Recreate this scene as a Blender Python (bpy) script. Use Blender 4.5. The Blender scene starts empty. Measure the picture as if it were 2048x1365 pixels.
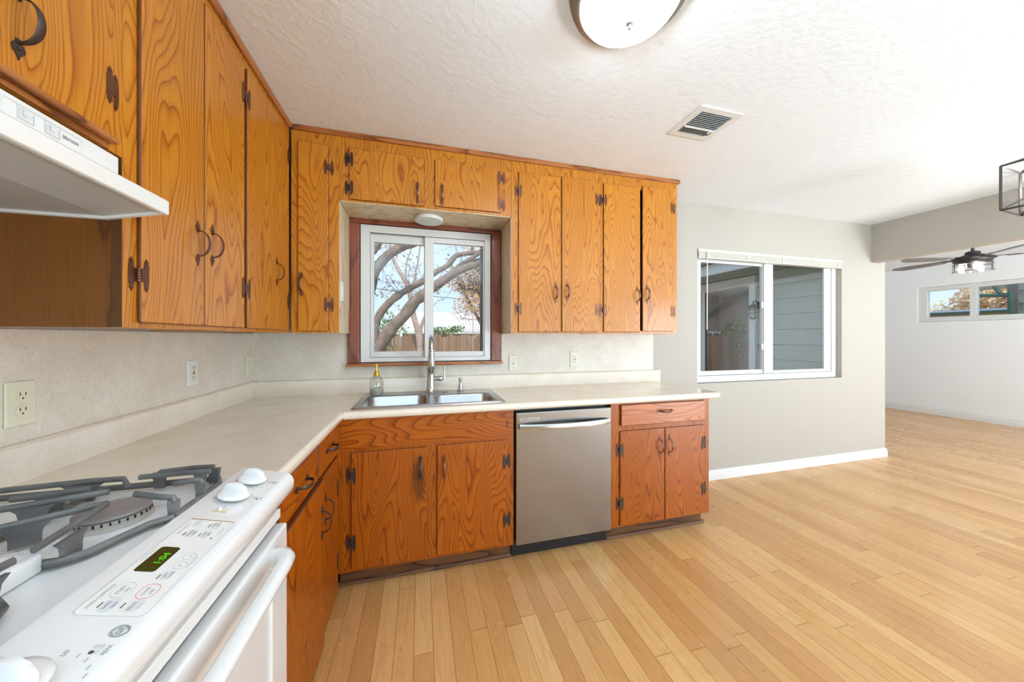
import bpy, bmesh, math, random
from mathutils import Vector, Matrix, Euler
random.seed(7)
PI = math.pi
SC = bpy.context.scene
COL = SC.collection

# ------------------------------------------------------------------ camera
CAM_H = 1.262
cam_data = bpy.data.cameras.new('camera')
cam_data.sensor_fit = 'HORIZONTAL'
cam_data.sensor_width = 36.0
cam_data.lens = 36.0 * 674.4 / 2048.0
cam_data.shift_y = -7.7 / 2048.0
cam_data.clip_start = 0.02
cam_data.clip_end = 300
cam = bpy.data.objects.new('camera', cam_data)
COL.objects.link(cam)
cam.location = (0, 0, CAM_H)
cam.rotation_euler = (math.radians(90), 0, math.radians(-15.19))
SC.camera = cam

# ------------------------------------------------------------------ exposure
SC.view_settings.view_transform = 'Standard'
SC.view_settings.look = 'None'
SC.view_settings.exposure = 0.12
SC.view_settings.gamma = 1.0
SC.view_settings.use_curve_mapping = False
SC.cycles.use_denoising = True
SC.cycles.max_bounces = 10
SC.cycles.diffuse_bounces = 5
SC.cycles.glossy_bounces = 4
SC.cycles.transparent_max_bounces = 16
SC.cycles.sample_clamp_indirect = 6.0
SC.cycles.caustics_reflective = False
SC.cycles.caustics_refractive = False

# ------------------------------------------------------------------ sky
world = bpy.data.worlds.new('sky')
SC.world = world
world.use_nodes = True
wn = world.node_tree
wn.nodes.clear()
w_out = wn.nodes.new('ShaderNodeOutputWorld')
w_bg = wn.nodes.new('ShaderNodeBackground')
w_tc = wn.nodes.new('ShaderNodeTexCoord')
w_sep = wn.nodes.new('ShaderNodeSeparateXYZ')
w_ramp = wn.nodes.new('ShaderNodeValToRGB')
w_ramp.color_ramp.elements[0].position = 0.0
w_ramp.color_ramp.elements[0].color = (0.60, 0.71, 0.85, 1)
w_ramp.color_ramp.elements[1].position = 0.38
w_ramp.color_ramp.elements[1].color = (0.34, 0.52, 0.82, 1)
w_noise = wn.nodes.new('ShaderNodeTexNoise')
w_noise.inputs['Scale'].default_value = 2.2
w_noise.inputs['Detail'].default_value = 5
w_map = wn.nodes.new('ShaderNodeMapping')
w_map.inputs['Scale'].default_value = (1, 1, 3)
w_cr = wn.nodes.new('ShaderNodeValToRGB')
w_cr.color_ramp.elements[0].position = 0.50
w_cr.color_ramp.elements[1].position = 0.75
w_mix = wn.nodes.new('ShaderNodeMixRGB')
w_mix.inputs[2].default_value = (0.72, 0.77, 0.84, 1)
wn.links.new(w_tc.outputs['Generated'], w_sep.inputs[0])
wn.links.new(w_sep.outputs['Z'], w_ramp.inputs[0])
wn.links.new(w_tc.outputs['Generated'], w_map.inputs[0])
wn.links.new(w_map.outputs[0], w_noise.inputs['Vector'])
wn.links.new(w_noise.outputs[0], w_cr.inputs[0])
wn.links.new(w_cr.outputs[0], w_mix.inputs[0])
wn.links.new(w_ramp.outputs[0], w_mix.inputs[1])
wn.links.new(w_mix.outputs[0], w_bg.inputs['Color'])
w_bg.inputs['Strength'].default_value = 1.4
wn.links.new(w_bg.outputs[0], w_out.inputs[0])

# ------------------------------------------------------------------ added fill lamps outside made-up openings behind the camera
def area_light(name, loc, rot, sx, sy, power, color):
    d = bpy.data.lights.new(name, 'AREA')
    d.shape = 'RECTANGLE'
    d.size, d.size_y = sx, sy
    d.energy = power
    d.color = color
    o = bpy.data.objects.new(name, d)
    COL.objects.link(o)
    o.location = loc
    o.rotation_euler = rot
    return o
UPT = math.radians(66)      # upward tilt of the added lamps that brighten the ceiling
FILL_COL = (0.64, 0.845, 1.0)
FILL_COL_N = (0.78, 0.90, 1.0)
area_light('fill_kitchen', (3.0, -2.80, 1.30), (PI/2, 0, 0), 2.7, 1.8, 16, FILL_COL)
area_light('fill_kitchen_up', (3.0, -3.70, 0.35), (PI/2 + UPT, 0, 0), 2.9, 1.8, 420, FILL_COL)
area_light('fill_side', (-1.20, -1.25, 1.50), (PI/2, 0, -PI/2), 1.4, 1.2, 12, FILL_COL)
area_light('fill_side_up', (-1.85, -1.25, 0.75), (PI/2 + UPT, 0, -PI/2), 1.6, 1.3, 520, FILL_COL)
area_light('fill_far_room', (5.75, -2.80, 1.05), (PI/2, 0, 0), 1.5, 2.0, 210, FILL_COL_N)
area_light('fill_far_room_up', (5.75, -3.75, 0.15), (PI/2 + UPT, 0, 0), 1.6, 2.0, 460, FILL_COL_N)
sun_data = bpy.data.lights.new('sun', 'SUN')
sun_data.energy = 3.2
sun_data.angle = math.radians(3)
sun_data.color = (1.0, 0.95, 0.88)
sun = bpy.data.objects.new('sun', sun_data)
COL.objects.link(sun)
sun.location = (0, -5, 8)
sun.rotation_euler = Vector((0.06, 1.0, -1.15)).to_track_quat('-Z', 'Y').to_euler()

# ------------------------------------------------------------------ helpers
WO = {}

def tag(o, label=None, cat=None, group=None, kind=None):
    if label: o['label'] = label
    if cat: o['category'] = cat
    if group: o['group'] = group
    if kind: o['kind'] = kind
    return o

def thing(name, loc, label, cat, group=None, rz=0.0):
    o = bpy.data.objects.new(name, None)
    o.empty_display_size = 0.05
    COL.objects.link(o)
    o.location = loc
    o.rotation_euler = (0, 0, rz)
    WO[o.name] = Vector(loc)
    return tag(o, label, cat, group)

def ident(p): return p
def back_map(yf):
    return lambda p: Vector((p[0], yf + p[1], p[2]))
def left_map(xf):
    return lambda p: Vector((xf - p[1], p[0], p[2]))

class MB:
    def __init__(s, m=None):
        s.bm = bmesh.new()
        s.m = m or ident
    def v(s, p): return s.bm.verts.new(s.m(Vector(p)))
    def face(s, vs):
        try: return s.bm.faces.new(vs)
        except ValueError: return None
    def box(s, x0, x1, y0, y1, z0, z1, bevel=0.0, seg=2):
        c = [s.v((x, y, z)) for z in (z0, z1) for y in (y0, y1) for x in (x0, x1)]
        fs = [s.face([c[i] for i in q]) for q in ((0, 2, 3, 1), (4, 5, 7, 6), (0, 1, 5, 4), (2, 6, 7, 3), (0, 4, 6, 2), (1, 3, 7, 5))]
        if bevel > 0:
            es = list({e for f in fs for e in f.edges})
            bmesh.ops.bevel(s.bm, geom=es, offset=bevel, segments=seg, profile=0.5, affect='EDGES', clamp_overlap=True)
        return s
    def prism(s, poly, plane, a, b):
        # poly in 2D; plane 'xz' extruded along y, 'xy' along z, 'yz' along x
        def P(q, t):
            return {'xz': (q[0], t, q[1]), 'xy': (q[0], q[1], t), 'yz': (t, q[0], q[1])}[plane]
        A = [s.v(P(q, a)) for q in poly]
        B = [s.v(P(q, b)) for q in poly]
        n = len(poly)
        s.face(A); s.face(B[::-1])
        for i in range(n):
            s.face([A[i], B[i], B[(i+1) % n], A[(i+1) % n]])
        return s
    def loops(s, rings, cap0=True, cap1=True, closed=True):
        R = [[s.v(p) for p in r] for r in rings]
        for a, b in zip(R, R[1:]):
            n = len(a)
            for i in range(n if closed else n - 1):
                s.face([a[i], a[(i+1) % n], b[(i+1) % n], b[i]])
        if cap0: s.face(R[0][::-1])
        if cap1: s.face(R[-1])
        return R
    def lathe(s, prof, c=(0, 0, 0), n=24, axis='z', cap0=True, cap1=True):
        rings = []
        for r, h in prof:
            ring = []
            for i in range(n):
                a = 2*PI*i/n
                u, w = r*math.cos(a), r*math.sin(a)
                ring.append({'z': (c[0]+u, c[1]+w, c[2]+h), 'y': (c[0]+u, c[1]+h, c[2]+w), 'x': (c[0]+h, c[1]+u, c[2]+w)}[axis])
            rings.append(ring)
        s.loops(rings, cap0, cap1)
        return s
    def tube(s, pts, r, n=10, cap=True, flat=None, up=None):
        # sweep; r number or list. flat=(a,b): elliptical half-widths; up: reference normal
        pts = [Vector(p) for p in pts]
        N = len(pts)
        rs = r if isinstance(r, (list, tuple)) else [r]*N
        T = []
        for i in range(N):
            d = pts[min(i+1, N-1)] - pts[max(i-1, 0)]
            T.append(d.normalized() if d.length > 1e-9 else Vector((0, 0, 1)))
        ref = Vector(up) if up else (Vector((0, 0, 1)) if abs(T[0].z) < 0.9 else Vector((1, 0, 0)))
        nrm = (ref - T[0]*ref.dot(T[0])).normalized()
        rings = []
        for i in range(N):
            if up:
                q = Vector(up); q = q - T[i]*q.dot(T[i])
                if q.length > 1e-4: nrm = q.normalized()
            else:
                q = nrm - T[i]*nrm.dot(T[i])
                if q.length > 1e-6: nrm = q.normalized()
            b = T[i].cross(nrm)
            ring = []
            for k in range(n):
                a = 2*PI*k/n
                ca, sa = math.cos(a), math.sin(a)
                if flat:
                    f = flat[i] if isinstance(flat, list) else flat
                    ring.append(pts[i] + nrm*ca*f[0] + b*sa*f[1])
                else:
                    ring.append(pts[i] + (nrm*ca + b*sa)*rs[i])
            rings.append(ring)
        s.loops(rings, cap, cap)
        return s
    def sphere(s, c, r, nu=16, nv=10, sq=(1, 1, 1)):
        rings = []
        for j in range(1, nv):
            t = PI*j/nv
            rings.append([(c[0]+r*sq[0]*math.sin(t)*math.cos(2*PI*i/nu), c[1]+r*sq[1]*math.sin(t)*math.sin(2*PI*i/nu), c[2]-r*sq[2]*math.cos(t)) for i in range(nu)])
        s.loops(rings)
        return s
    def holes(s, axis, d0, d1, u0, u1, v0, v1, hs):
        # slab between d0,d1 along axis with rectangular holes hs=[(u0,u1,v0,v1)]; a clean lattice of boxes, merged
        us = sorted({u0, u1, *[h[0] for h in hs], *[h[1] for h in hs]})
        vs = sorted({v0, v1, *[h[2] for h in hs], *[h[3] for h in hs]})
        us = [u for u in us if u0 <= u <= u1]; vs = [v for v in vs if v0 <= v <= v1]
        def solid(i, j):
            if i < 0 or j < 0 or i >= len(us)-1 or j >= len(vs)-1: return False
            cu, cv = (us[i]+us[i+1])/2, (vs[j]+vs[j+1])/2
            return not any(h[0] < cu < h[1] and h[2] < cv < h[3] for h in hs)
        cache = {}
        def V(u, v, d):
            k = (u, v, d)
            if k not in cache:
                cache[k] = s.v({'y': (u, d, v), 'x': (d, u, v), 'z': (u, v, d)}[axis])
            return cache[k]
        for i in range(len(us)-1):
            for j in range(len(vs)-1):
                if not solid(i, j): continue
                a, b, c, d = (us[i], vs[j]), (us[i+1], vs[j]), (us[i+1], vs[j+1]), (us[i], vs[j+1])
                for dd in (d0, d1):
                    s.face([V(*a, dd), V(*b, dd), V(*c, dd), V(*d, dd)])
                for (p, q, ii, jj) in ((a, b, i, j-1), (b, c, i+1, j), (c, d, i, j+1), (d, a, i-1, j)):
                    if not solid(ii, jj):
                        s.face([V(*p, d0), V(*q, d0), V(*q, d1), V(*p, d1)])
        return s
    def build(s, name, mat, parent=None, origin=None, smooth=None, loc=None, rot=None, recalc=True):
        bm = s.bm
        if recalc: bmesh.ops.recalc_face_normals(bm, faces=bm.faces)
        po = WO.get(parent.name, Vector((0, 0, 0))) if parent else Vector((0, 0, 0))
        og = Vector(origin) if origin is not None else (po if parent else Vector((0, 0, 0)))
        if loc is None:
            bmesh.ops.translate(bm, verts=bm.verts, vec=-og)
        me = bpy.data.meshes.new(name)
        bm.to_mesh(me); bm.free()
        if mat: me.materials.append(mat)
        if smooth is not None:
            me.shade_smooth()
            try: me.set_sharp_from_angle(angle=math.radians(smooth))
            except Exception: pass
        o = bpy.data.objects.new(name, me)
        COL.objects.link(o)
        if parent:
            o.parent = parent
        if loc is None:
            o.location = og - po
            WO[o.name] = og
        else:
            o.location = Vector(loc) - po
            WO[o.name] = Vector(loc)
            if rot: o.rotation_euler = rot
        return o

def inst(name, me, parent, loc, rot=(0, 0, 0), scale=None):
    o = bpy.data.objects.new(name, me)
    COL.objects.link(o)
    po = Vector((0, 0, 0))
    if parent:
        o.parent = parent; po = WO[parent.name]
    o.location = Vector(loc) - po
    o.rotation_euler = rot
    if scale: o.scale = scale
    WO[o.name] = Vector(loc)
    return o

def struct(name, mb, mat, smooth=None):
    return tag(mb.build(name, mat, smooth=smooth), kind='structure')

def copy_tree(o, parent=None):
    c = o.copy()
    COL.objects.link(c)
    c.parent = parent
    for ch in list(o.children): copy_tree(ch, c)
    return c

def rrect(cx, cy, w, h, r, z, n=6):
    pts = []
    for (sx, sy, a0) in ((1, 1, 0), (-1, 1, PI/2), (-1, -1, PI), (1, -1, 1.5*PI)):
        for k in range(n+1):
            a = a0 + PI/2*k/n
            pts.append((cx + sx*(w/2-r) + r*math.cos(a), cy + sy*(h/2-r) + r*math.sin(a), z))
    return pts

# ------------------------------------------------------------------ materials
def srgb(r, g, b):
    f = lambda c: (c/255/12.92 if c/255 <= 0.04045 else ((c/255+0.055)/1.055)**2.4)
    return (f(r), f(g), f(b), 1)

def newmat(name):
    m = bpy.data.materials.new(name)
    m.use_nodes = True
    nt = m.node_tree
    nt.nodes.clear()
    out = nt.nodes.new('ShaderNodeOutputMaterial')
    b = nt.nodes.new('ShaderNodeBsdfPrincipled')
    nt.links.new(b.outputs[0], out.inputs[0])
    return m, nt, b

class NT:
    def __init__(s, nt): s.nt = nt
    def n(s, t, **kw):
        x = s.nt.nodes.new(t)
        for k, v in kw.items(): setattr(x, k, v)
        return x
    def l(s, a, b): s.nt.links.new(a, b)
    def math(s, op, a, b=None, c=None):
        x = s.n('ShaderNodeMath', operation=op)
        for i, v in enumerate((a, b, c)):
            if v is None: continue
            if isinstance(v, (int, float)): x.inputs[i].default_value = v
            else: s.l(v, x.inputs[i])
        return x.outputs[0]
    def noise(s, vec, scale, detail=2.0, rough=0.5, dist=0.0, dim='3D'):
        x = s.n('ShaderNodeTexNoise', noise_dimensions=dim)
        x.inputs['Scale'].default_value = scale
        x.inputs['Detail'].default_value = detail
        x.inputs['Roughness'].default_value = rough
        x.inputs['Distortion'].default_value = dist
        if vec is not None: s.l(vec, x.inputs['Vector'])
        return x.outputs[0]
    def mapping(s, vec, scale=(1, 1, 1), loc=(0, 0, 0), rot=(0, 0, 0)):
        x = s.n('ShaderNodeMapping')
        x.inputs['Scale'].default_value = scale
        x.inputs['Location'].default_value = loc
        x.inputs['Rotation'].default_value = rot
        s.l(vec, x.inputs[0])
        return x.outputs[0]
    def ramp(s, fac, stops, interp='LINEAR'):
        x = s.n('ShaderNodeValToRGB')
        cr = x.color_ramp
        cr.interpolation = interp
        while len(cr.elements) < len(stops): cr.elements.new(0.5)
        for e, (p, c) in zip(cr.elements, stops):
            e.position = p
            e.color = c if isinstance(c, tuple) else (c, c, c, 1)
        s.l(fac, x.inputs[0])
        return x.outputs[0]
    def mix(s, fac, a, b, mode='MIX'):
        x = s.n('ShaderNodeMixRGB', blend_type=mode)
        for i, v in enumerate((fac, a, b)):
            if isinstance(v, (int, float)): x.inputs[i].default_value = v
            elif isinstance(v, tuple): x.inputs[i].default_value = v
            else: s.l(v, x.inputs[i])
        return x.outputs[0]
    def bump(s, h, strength, dist, bsdf):
        x = s.n('ShaderNodeBump')
        x.inputs['Strength'].default_value = strength
        x.inputs['Distance'].default_value = dist
        s.l(h, x.inputs['Height'])
        s.l(x.outputs[0], bsdf.inputs['Normal'])

def flat(name, col, rough=0.5, metal=0.0, spec=0.5, coat=0.0, coat_r=0.1, bump=None, var=0.0):
    m, nt, b = newmat(name)
    b.inputs['Base Color'].default_value = col
    b.inputs['Roughness'].default_value = rough
    b.inputs['Metallic'].default_value = metal
    b.inputs['Specular IOR Level'].default_value = spec
    b.inputs['Coat Weight'].default_value = coat
    b.inputs['Coat Roughness'].default_value = coat_r
    N = NT(nt)
    if var or bump:
        tc = N.n('ShaderNodeTexCoord').outputs['Object']
    if var:
        c = N.ramp(N.noise(tc, 9.0, 4, 0.6), [(0.3, tuple(x*(1-var) for x in col[:3]) + (1,)), (0.7, tuple(min(1, x*(1+var)) for x in col[:3]) + (1,))])
        N.l(c, b.inputs['Base Color'])
    if bump:
        N.bump(N.noise(tc, bump[0], 3, 0.6), bump[1], bump[2], b)
    return m

def emit(name, col, strength):
    m = bpy.data.materials.new(name)
    m.use_nodes = True
    nt = m.node_tree; nt.nodes.clear()
    out = nt.nodes.new('ShaderNodeOutputMaterial')
    e = nt.nodes.new('ShaderNodeEmission')
    e.inputs[0].default_value = col; e.inputs[1].default_value = strength
    nt.links.new(e.outputs[0], out.inputs[0])
    return m

def wood(name, light, mid, dark, axis='z', k=30.0, fig=1.0, rough=0.35, coat=0.22, wide=6.5, broad=0.25, stain=None):
    m, nt, b = newmat(name)
    N = NT(nt)
    tc = N.n('ShaderNodeTexCoord').outputs['Object']
    rnd = N.n('ShaderNodeObjectInfo').outputs['Random']
    comb = N.n('ShaderNodeCombineXYZ')
    N.l(N.math('MULTIPLY', rnd, 61.0), comb.inputs[0])
    N.l(N.math('MULTIPLY', rnd, 37.0), comb.inputs[1])
    N.l(N.math('MULTIPLY', rnd, 53.0), comb.inputs[2])
    add = N.n('ShaderNodeVectorMath', operation='ADD')
    N.l(tc, add.inputs[0]); N.l(comb.outputs[0], add.inputs[1])
    p = add.outputs[0]
    def sc(a, g): return {'z': (a, a, g), 'x': (g, a, a), 'y': (a, g, a)}[axis]
    wob = N.noise(N.mapping(p, sc(14, 4.0)), 1.0, 2, 0.5)
    n1 = N.noise(N.mapping(p, sc(wide, 1.05)), 1.0, 1.2, 0.45, 0.25)
    t = N.math('ADD', N.math('MULTIPLY', n1, k*fig), N.math('MULTIPLY', wob, 1.1))
    f = N.math('FRACT', t)
    g = N.ramp(f, [(0.0, 0.0), (0.12, 0.4), (0.40, 0.9), (0.8, 1.0), (0.95, 0.7), (1.0, 0.0)])
    col = N.ramp(g, [(0.0, dark), (0.42, mid), (1.0, light)])
    fine = N.noise(N.mapping(p, sc(260, 7)), 1.0, 3, 0.65)
    fr = N.ramp(fine, [(0.33, 0.66), (0.56, 1.0)])
    col = N.mix(0.55, col, fr, 'MULTIPLY')
    br = N.noise(N.mapping(p, sc(3.0, 0.7)), 1.0, 2, 0.5)
    col = N.mix(broad, col, N.ramp(br, [(0.3, (0.62, 0.50, 0.42, 1)), (0.7, (1.15, 1.15, 1.1, 1))]), 'MULTIPLY')
    if stain:
        # old water stain with an edge of its own round the pull
        sv = N.mapping(tc, (1/stain[1], 1, 1/stain[2]), (-stain[0][0]/stain[1], -stain[0][1], -stain[0][2]/stain[2]))
        ln = N.n('ShaderNodeVectorMath', operation='LENGTH'); N.l(sv, ln.inputs[0])
        sn = N.noise(N.mapping(tc, (60, 60, 18)), 1.0, 4, 0.7)
        sf = N.math('SUBTRACT', N.math('ADD', 0.72, N.math('MULTIPLY', sn, 0.9)), ln.outputs['Value'])
        col = N.mix(N.math('MULTIPLY', N.ramp(sf, [(0.25, 0.0), (0.75, 1.0)]), 0.62), col, srgb(52, 26, 8))
    N.l(col, b.inputs['Base Color'])
    b.inputs['Roughness'].default_value = rough
    b.inputs['Specular IOR Level'].default_value = 0.4
    b.inputs['Coat Weight'].default_value = coat
    b.inputs['Coat Roughness'].default_value = 0.16
    hb = N.mix(0.5, g, fine)
    N.bump(hb, 0.12, 0.002, b)
    return m

M = {}
UL = (srgb(199, 130, 36), srgb(182, 110, 24), srgb(146, 77, 13))
M['wood'] = wood('golden oak', *UL, 'z')
M['wood_x'] = wood('golden oak rail', *UL, 'x')
M['wood_y'] = wood('golden oak side rail', *UL, 'y')
BL = (srgb(170, 88, 4), srgb(150, 70, 2), srgb(112, 45, 1))
M['base'] = wood('amber oak', *BL, 'z', coat=0.2)
M['base_x'] = wood('amber oak rail', *BL, 'x', coat=0.2)
M['base_stained'] = wood('water stained amber oak', *BL, 'z', coat=0.2, stain=((0.135, -0.011, 0.40), 0.05, 0.15))
M['blind'] = None
RD = (srgb(190, 116, 72), srgb(170, 98, 58), srgb(126, 66, 36))
M['drawer'] = wood('reddish oak', *RD, 'x', k=26)
M['drawer_y'] = wood('reddish oak side', *BL, 'y', k=26)
TR = (srgb(176, 112, 62), srgb(150, 88, 44), srgb(100, 54, 26))
M['crown_x'] = wood('crown oak', *TR, 'x', k=12)
M['crown_y'] = wood('crown oak side', *TR, 'y', k=12)
MH = (srgb(140, 78, 56), srgb(122, 64, 46), srgb(94, 46, 34))
M['casing'] = wood('mahogany stain', *MH, 'z', k=5, fig=1, rough=0.4)
M['casing_x'] = wood('mahogany stain head', *MH, 'x', k=5, rough=0.4)
PL = (srgb(124, 74, 20), srgb(108, 62, 14), srgb(84, 44, 8))
M['ply'] = wood('dark plywood', *PL, 'z', k=4, rough=0.5, coat=0.1)
KD = (srgb(112, 74, 44), srgb(92, 58, 33), srgb(58, 34, 18))
M['kick'] = wood('worn dark oak', *KD, 'x', k=9, rough=0.55, coat=0.05)
SL = (srgb(222, 206, 174), srgb(214, 194, 156), srgb(190, 164, 124))
M['recess'] = wood('glare-paled wood', *SL, 'z', k=4, rough=0.35, coat=0.2)  # paler than the cabinets' oak: window glare put into the colour
M['kick_z'] = wood('dark end grain', srgb(92, 58, 24), srgb(76, 46, 17), srgb(50, 28, 10), 'z', k=9, rough=0.55, coat=0.05)
M['edge'] = flat('dark shadowed door edge', srgb(104, 52, 18), 0.4, var=0.2)
M['dark_in'] = flat('cabinet inside', srgb(58, 34, 20), 0.7)
M['copper'] = flat('antique hammered copper', srgb(112, 76, 60), 0.38, 0.75, bump=(220, 0.5, 0.002), var=0.35)
M['iron'] = flat('dark antique iron', srgb(72, 58, 52), 0.42, 0.6, bump=(220, 0.4, 0.002), var=0.3)
M['screw'] = flat('screw', srgb(60, 46, 40), 0.4, 0.8)
M['wall'] = flat('greige paint', srgb(173, 166, 155), 0.55, bump=(90, 0.05, 0.002))
M['wall_far'] = flat('pale grey paint', srgb(232, 233, 233), 0.55)
M['ceil'] = flat('white textured ceiling', srgb(228, 234, 240), 0.8, bump=(34, 0.55, 0.006))
M['white'] = flat('white trim paint', srgb(220, 220, 217), 0.35)
M['blind'] = flat('cream blind', srgb(206, 201, 190), 0.4)
M['vinyl'] = flat('white vinyl', srgb(216, 216, 213), 0.3)
M['enamel'] = flat('white enamel', srgb(225, 225, 224), 0.16, coat=0.4, coat_r=0.04)
M['enamel_dull'] = flat('white painted steel', srgb(223, 222, 219), 0.32)
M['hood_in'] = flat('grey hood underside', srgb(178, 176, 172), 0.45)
M['keypad'] = flat('off white keypad', srgb(228, 227, 222), 0.3)
M['keypad_grey'] = flat('pale grey key', srgb(212, 212, 212), 0.35)
M['print'] = flat('grey print', srgb(152, 153, 153), 0.5)
M['print_pale'] = flat('faint print', srgb(196, 196, 194), 0.5)
M['print_red'] = flat('pale red print', srgb(216, 140, 140), 0.5)
M['print_dark'] = flat('dark print', srgb(76, 62, 54), 0.5)
M['gap'] = flat('black gap', srgb(20, 18, 17), 0.6)
M['black'] = flat('black plastic', srgb(26, 26, 27), 0.45)
M['grate'] = flat('grey cast iron', srgb(98, 96, 94), 0.38, 0.1, bump=(120, 0.25, 0.001), var=0.35)
M['burner'] = flat('burner cap', srgb(140, 134, 132), 0.4, 0.2, var=0.2)
M['burner_body'] = flat('burner ring', srgb(188, 182, 172), 0.4, 0.4, var=0.2)
M['chrome'] = flat('brushed nickel', srgb(190, 188, 184), 0.24, 1.0)
M['almond'] = flat('almond plastic', srgb(214, 208, 184), 0.35)
M['slot'] = flat('dark slot', srgb(50, 44, 38), 0.6)
M['red'] = flat('red button', srgb(170, 60, 56), 0.4)
M['gold'] = flat('polished gold', srgb(222, 182, 70), 0.2, 1.0)
M['bronze'] = flat('dark bronze', srgb(66, 60, 58), 0.45, 0.5)
M['nickel'] = flat('satin nickel', srgb(150, 145, 138), 0.3, 0.9)
M['digits'] = emit('green digits', srgb(90, 200, 30), 1.0)
M['display'] = flat('dark display', srgb(48, 52, 18), 0.2)
M['lamp'] = emit('lit lamp glass', (0.92, 0.97, 1.0, 1), 26.0)
M['bulb'] = emit('lit bulb', (0.96, 0.97, 0.98, 1), 62.0)
M['fan_bulb'] = emit('lit fan bulb', (1.0, 0.98, 0.95, 1), 70.0)
M['led_off'] = flat('opal cover', srgb(212, 222, 218), 0.35)

def stainless():
    m, nt, b = newmat('brushed stainless')
    N = NT(nt)
    tc = N.n('ShaderNodeTexCoord').outputs['Object']
    n = N.noise(N.mapping(tc, (4, 4, 700)), 1.0, 2, 0.6)
    c = N.ramp(n, [(0.3, srgb(160, 159, 158)), (0.7, srgb(168, 167, 166))])
    N.l(c, b.inputs['Base Color'])
    b.inputs['Metallic'].default_value = 1.0
    b.inputs['Roughness'].default_value = 0.26
    b.inputs['Anisotropic'].default_value = 0.8
    tg = N.n('ShaderNodeTangent', direction_type='RADIAL', axis='Z')
    N.l(tg.outputs[0], b.inputs['Tangent'])
    return m
M['steel'] = stainless()
M['sink'] = flat('satin stainless', srgb(178, 180, 182), 0.3, 1.0)

def laminate(name, a, b_, c_, rough, coat=0.0):
    m, nt, b = newmat(name)
    N = NT(nt)
    tc = N.n('ShaderNodeTexCoord').outputs['Object']
    n1 = N.noise(tc, 7.0, 5, 0.65)
    n2 = N.noise(tc, 110.0, 4, 0.75)
    n3 = N.noise(tc, 38.0, 3, 0.6, 0.6)
    col = N.ramp(n1, [(0.32, a), (0.68, b_)])
    col = N.mix(N.ramp(n2, [(0.38, 0.32), (0.5, 0.0)]), col, c_)
    col = N.mix(N.ramp(n3, [(0.56, 0.0), (0.72, 0.2)]), col, (0.86, 0.83, 0.78, 1))
    N.l(col, b.inputs['Base Color'])
    b.inputs['Roughness'].default_value = rough
    b.inputs['Coat Weight'].default_value = coat
    b.inputs['Coat Roughness'].default_value = 0.2
    return m
M['splash'] = laminate('mottled taupe laminate', srgb(206, 196, 180), srgb(218, 210, 196), srgb(182, 168, 148), 0.42)
M['counter'] = laminate('sand laminate', srgb(222, 210, 190), srgb(232, 223, 207), srgb(204, 189, 166), 0.26, 0.7)

def floor_mat():
    m, nt, b = newmat('honey oak strip floor')
    N = NT(nt)
    tc = N.n('ShaderNodeTexCoord').outputs['Object']
    sep = N.n('ShaderNodeSeparateXYZ'); N.l(tc, sep.inputs[0])
    W, L = 0.0765, 1.15
    xs = N.math('DIVIDE', N.math('ADD', sep.outputs[0], 0.255), W)
    row = N.math('FLOOR', xs)
    fx = N.math('FRACT', xs)
    wn1 = N.n('ShaderNodeTexWhiteNoise', noise_dimensions='1D'); N.l(row, wn1.inputs['W'])
    ys = N.math('ADD', N.math('DIVIDE', sep.outputs[1], L), N.math('MULTIPLY', wn1.outputs['Value'], 7.3))
    seg = N.math('FLOOR', ys)
    fy = N.math('FRACT', ys)
    cb = N.n('ShaderNodeCombineXYZ'); N.l(row, cb.inputs[0]); N.l(seg, cb.inputs[1])
    wn2 = N.n('ShaderNodeTexWhiteNoise', noise_dimensions='2D'); N.l(cb.outputs[0], wn2.inputs['Vector'])
    rv = wn2.outputs['Value']
    # grain, shifted for every board
    cb2 = N.n('ShaderNodeCombineXYZ')
    N.l(N.math('MULTIPLY', rv, 91.0), cb2.inputs[0]); N.l(N.math('MULTIPLY', rv, 57.0), cb2.inputs[1])
    add = N.n('ShaderNodeVectorMath', operation='ADD'); N.l(tc, add.inputs[0]); N.l(cb2.outputs[0], add.inputs[1])
    p = add.outputs[0]
    n1 = N.noise(N.mapping(p, (16, 1.5, 1)), 1.0, 1.5, 0.5, 0.3)
    f = N.math('FRACT', N.math('MULTIPLY', n1, 9.0))
    g = N.ramp(f, [(0.0, 0.0), (0.25, 0.6), (0.7, 1.0), (0.92, 0.9), (1.0, 0.0)])
    fine = N.noise(N.mapping(p, (240, 6, 1)), 1.0, 3, 0.6)
    base = N.ramp(rv, [(0.0, srgb(196, 144, 86)), (0.35, srgb(212, 162, 100)), (0.7, srgb(222, 176, 116)), (1.0, srgb(202, 148, 92))])
    col = N.mix(N.math('MULTIPLY', N.math('SUBTRACT', 1.0, g), 0.22), base, srgb(158, 108, 60))
    col = N.mix(0.3, col, N.ramp(fine, [(0.3, 0.7), (0.6, 1.0)]), 'MULTIPLY')
    ex = N.math('MINIMUM', fx, N.math('SUBTRACT', 1.0, fx))
    ey = N.math('MINIMUM', fy, N.math('SUBTRACT', 1.0, fy))
    gx = N.math('LESS_THAN', ex, 0.014)
    gy = N.math('LESS_THAN', ey, 0.0011)
    gap = N.math('MAXIMUM', gx, gy)
    col = N.mix(N.math('MULTIPLY', gap, 0.75), col, srgb(92, 60, 34))
    N.l(col, b.inputs['Base Color'])
    wear = N.noise(tc, 2.2, 4, 0.6)
    N.l(N.ramp(wear, [(0.3, 0.22), (0.7, 0.38)]), b.inputs['Roughness'])
    b.inputs['Specular IOR Level'].default_value = 0.5
    b.inputs['Coat Weight'].default_value = 0.15
    b.inputs['Coat Roughness'].default_value = 0.25
    hb = N.math('SUBTRACT', N.math('MULTIPLY', fine, 0.15), gap)
    N.bump(hb, 0.25, 0.0015, b)
    return m
M['floor'] = floor_mat()

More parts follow.
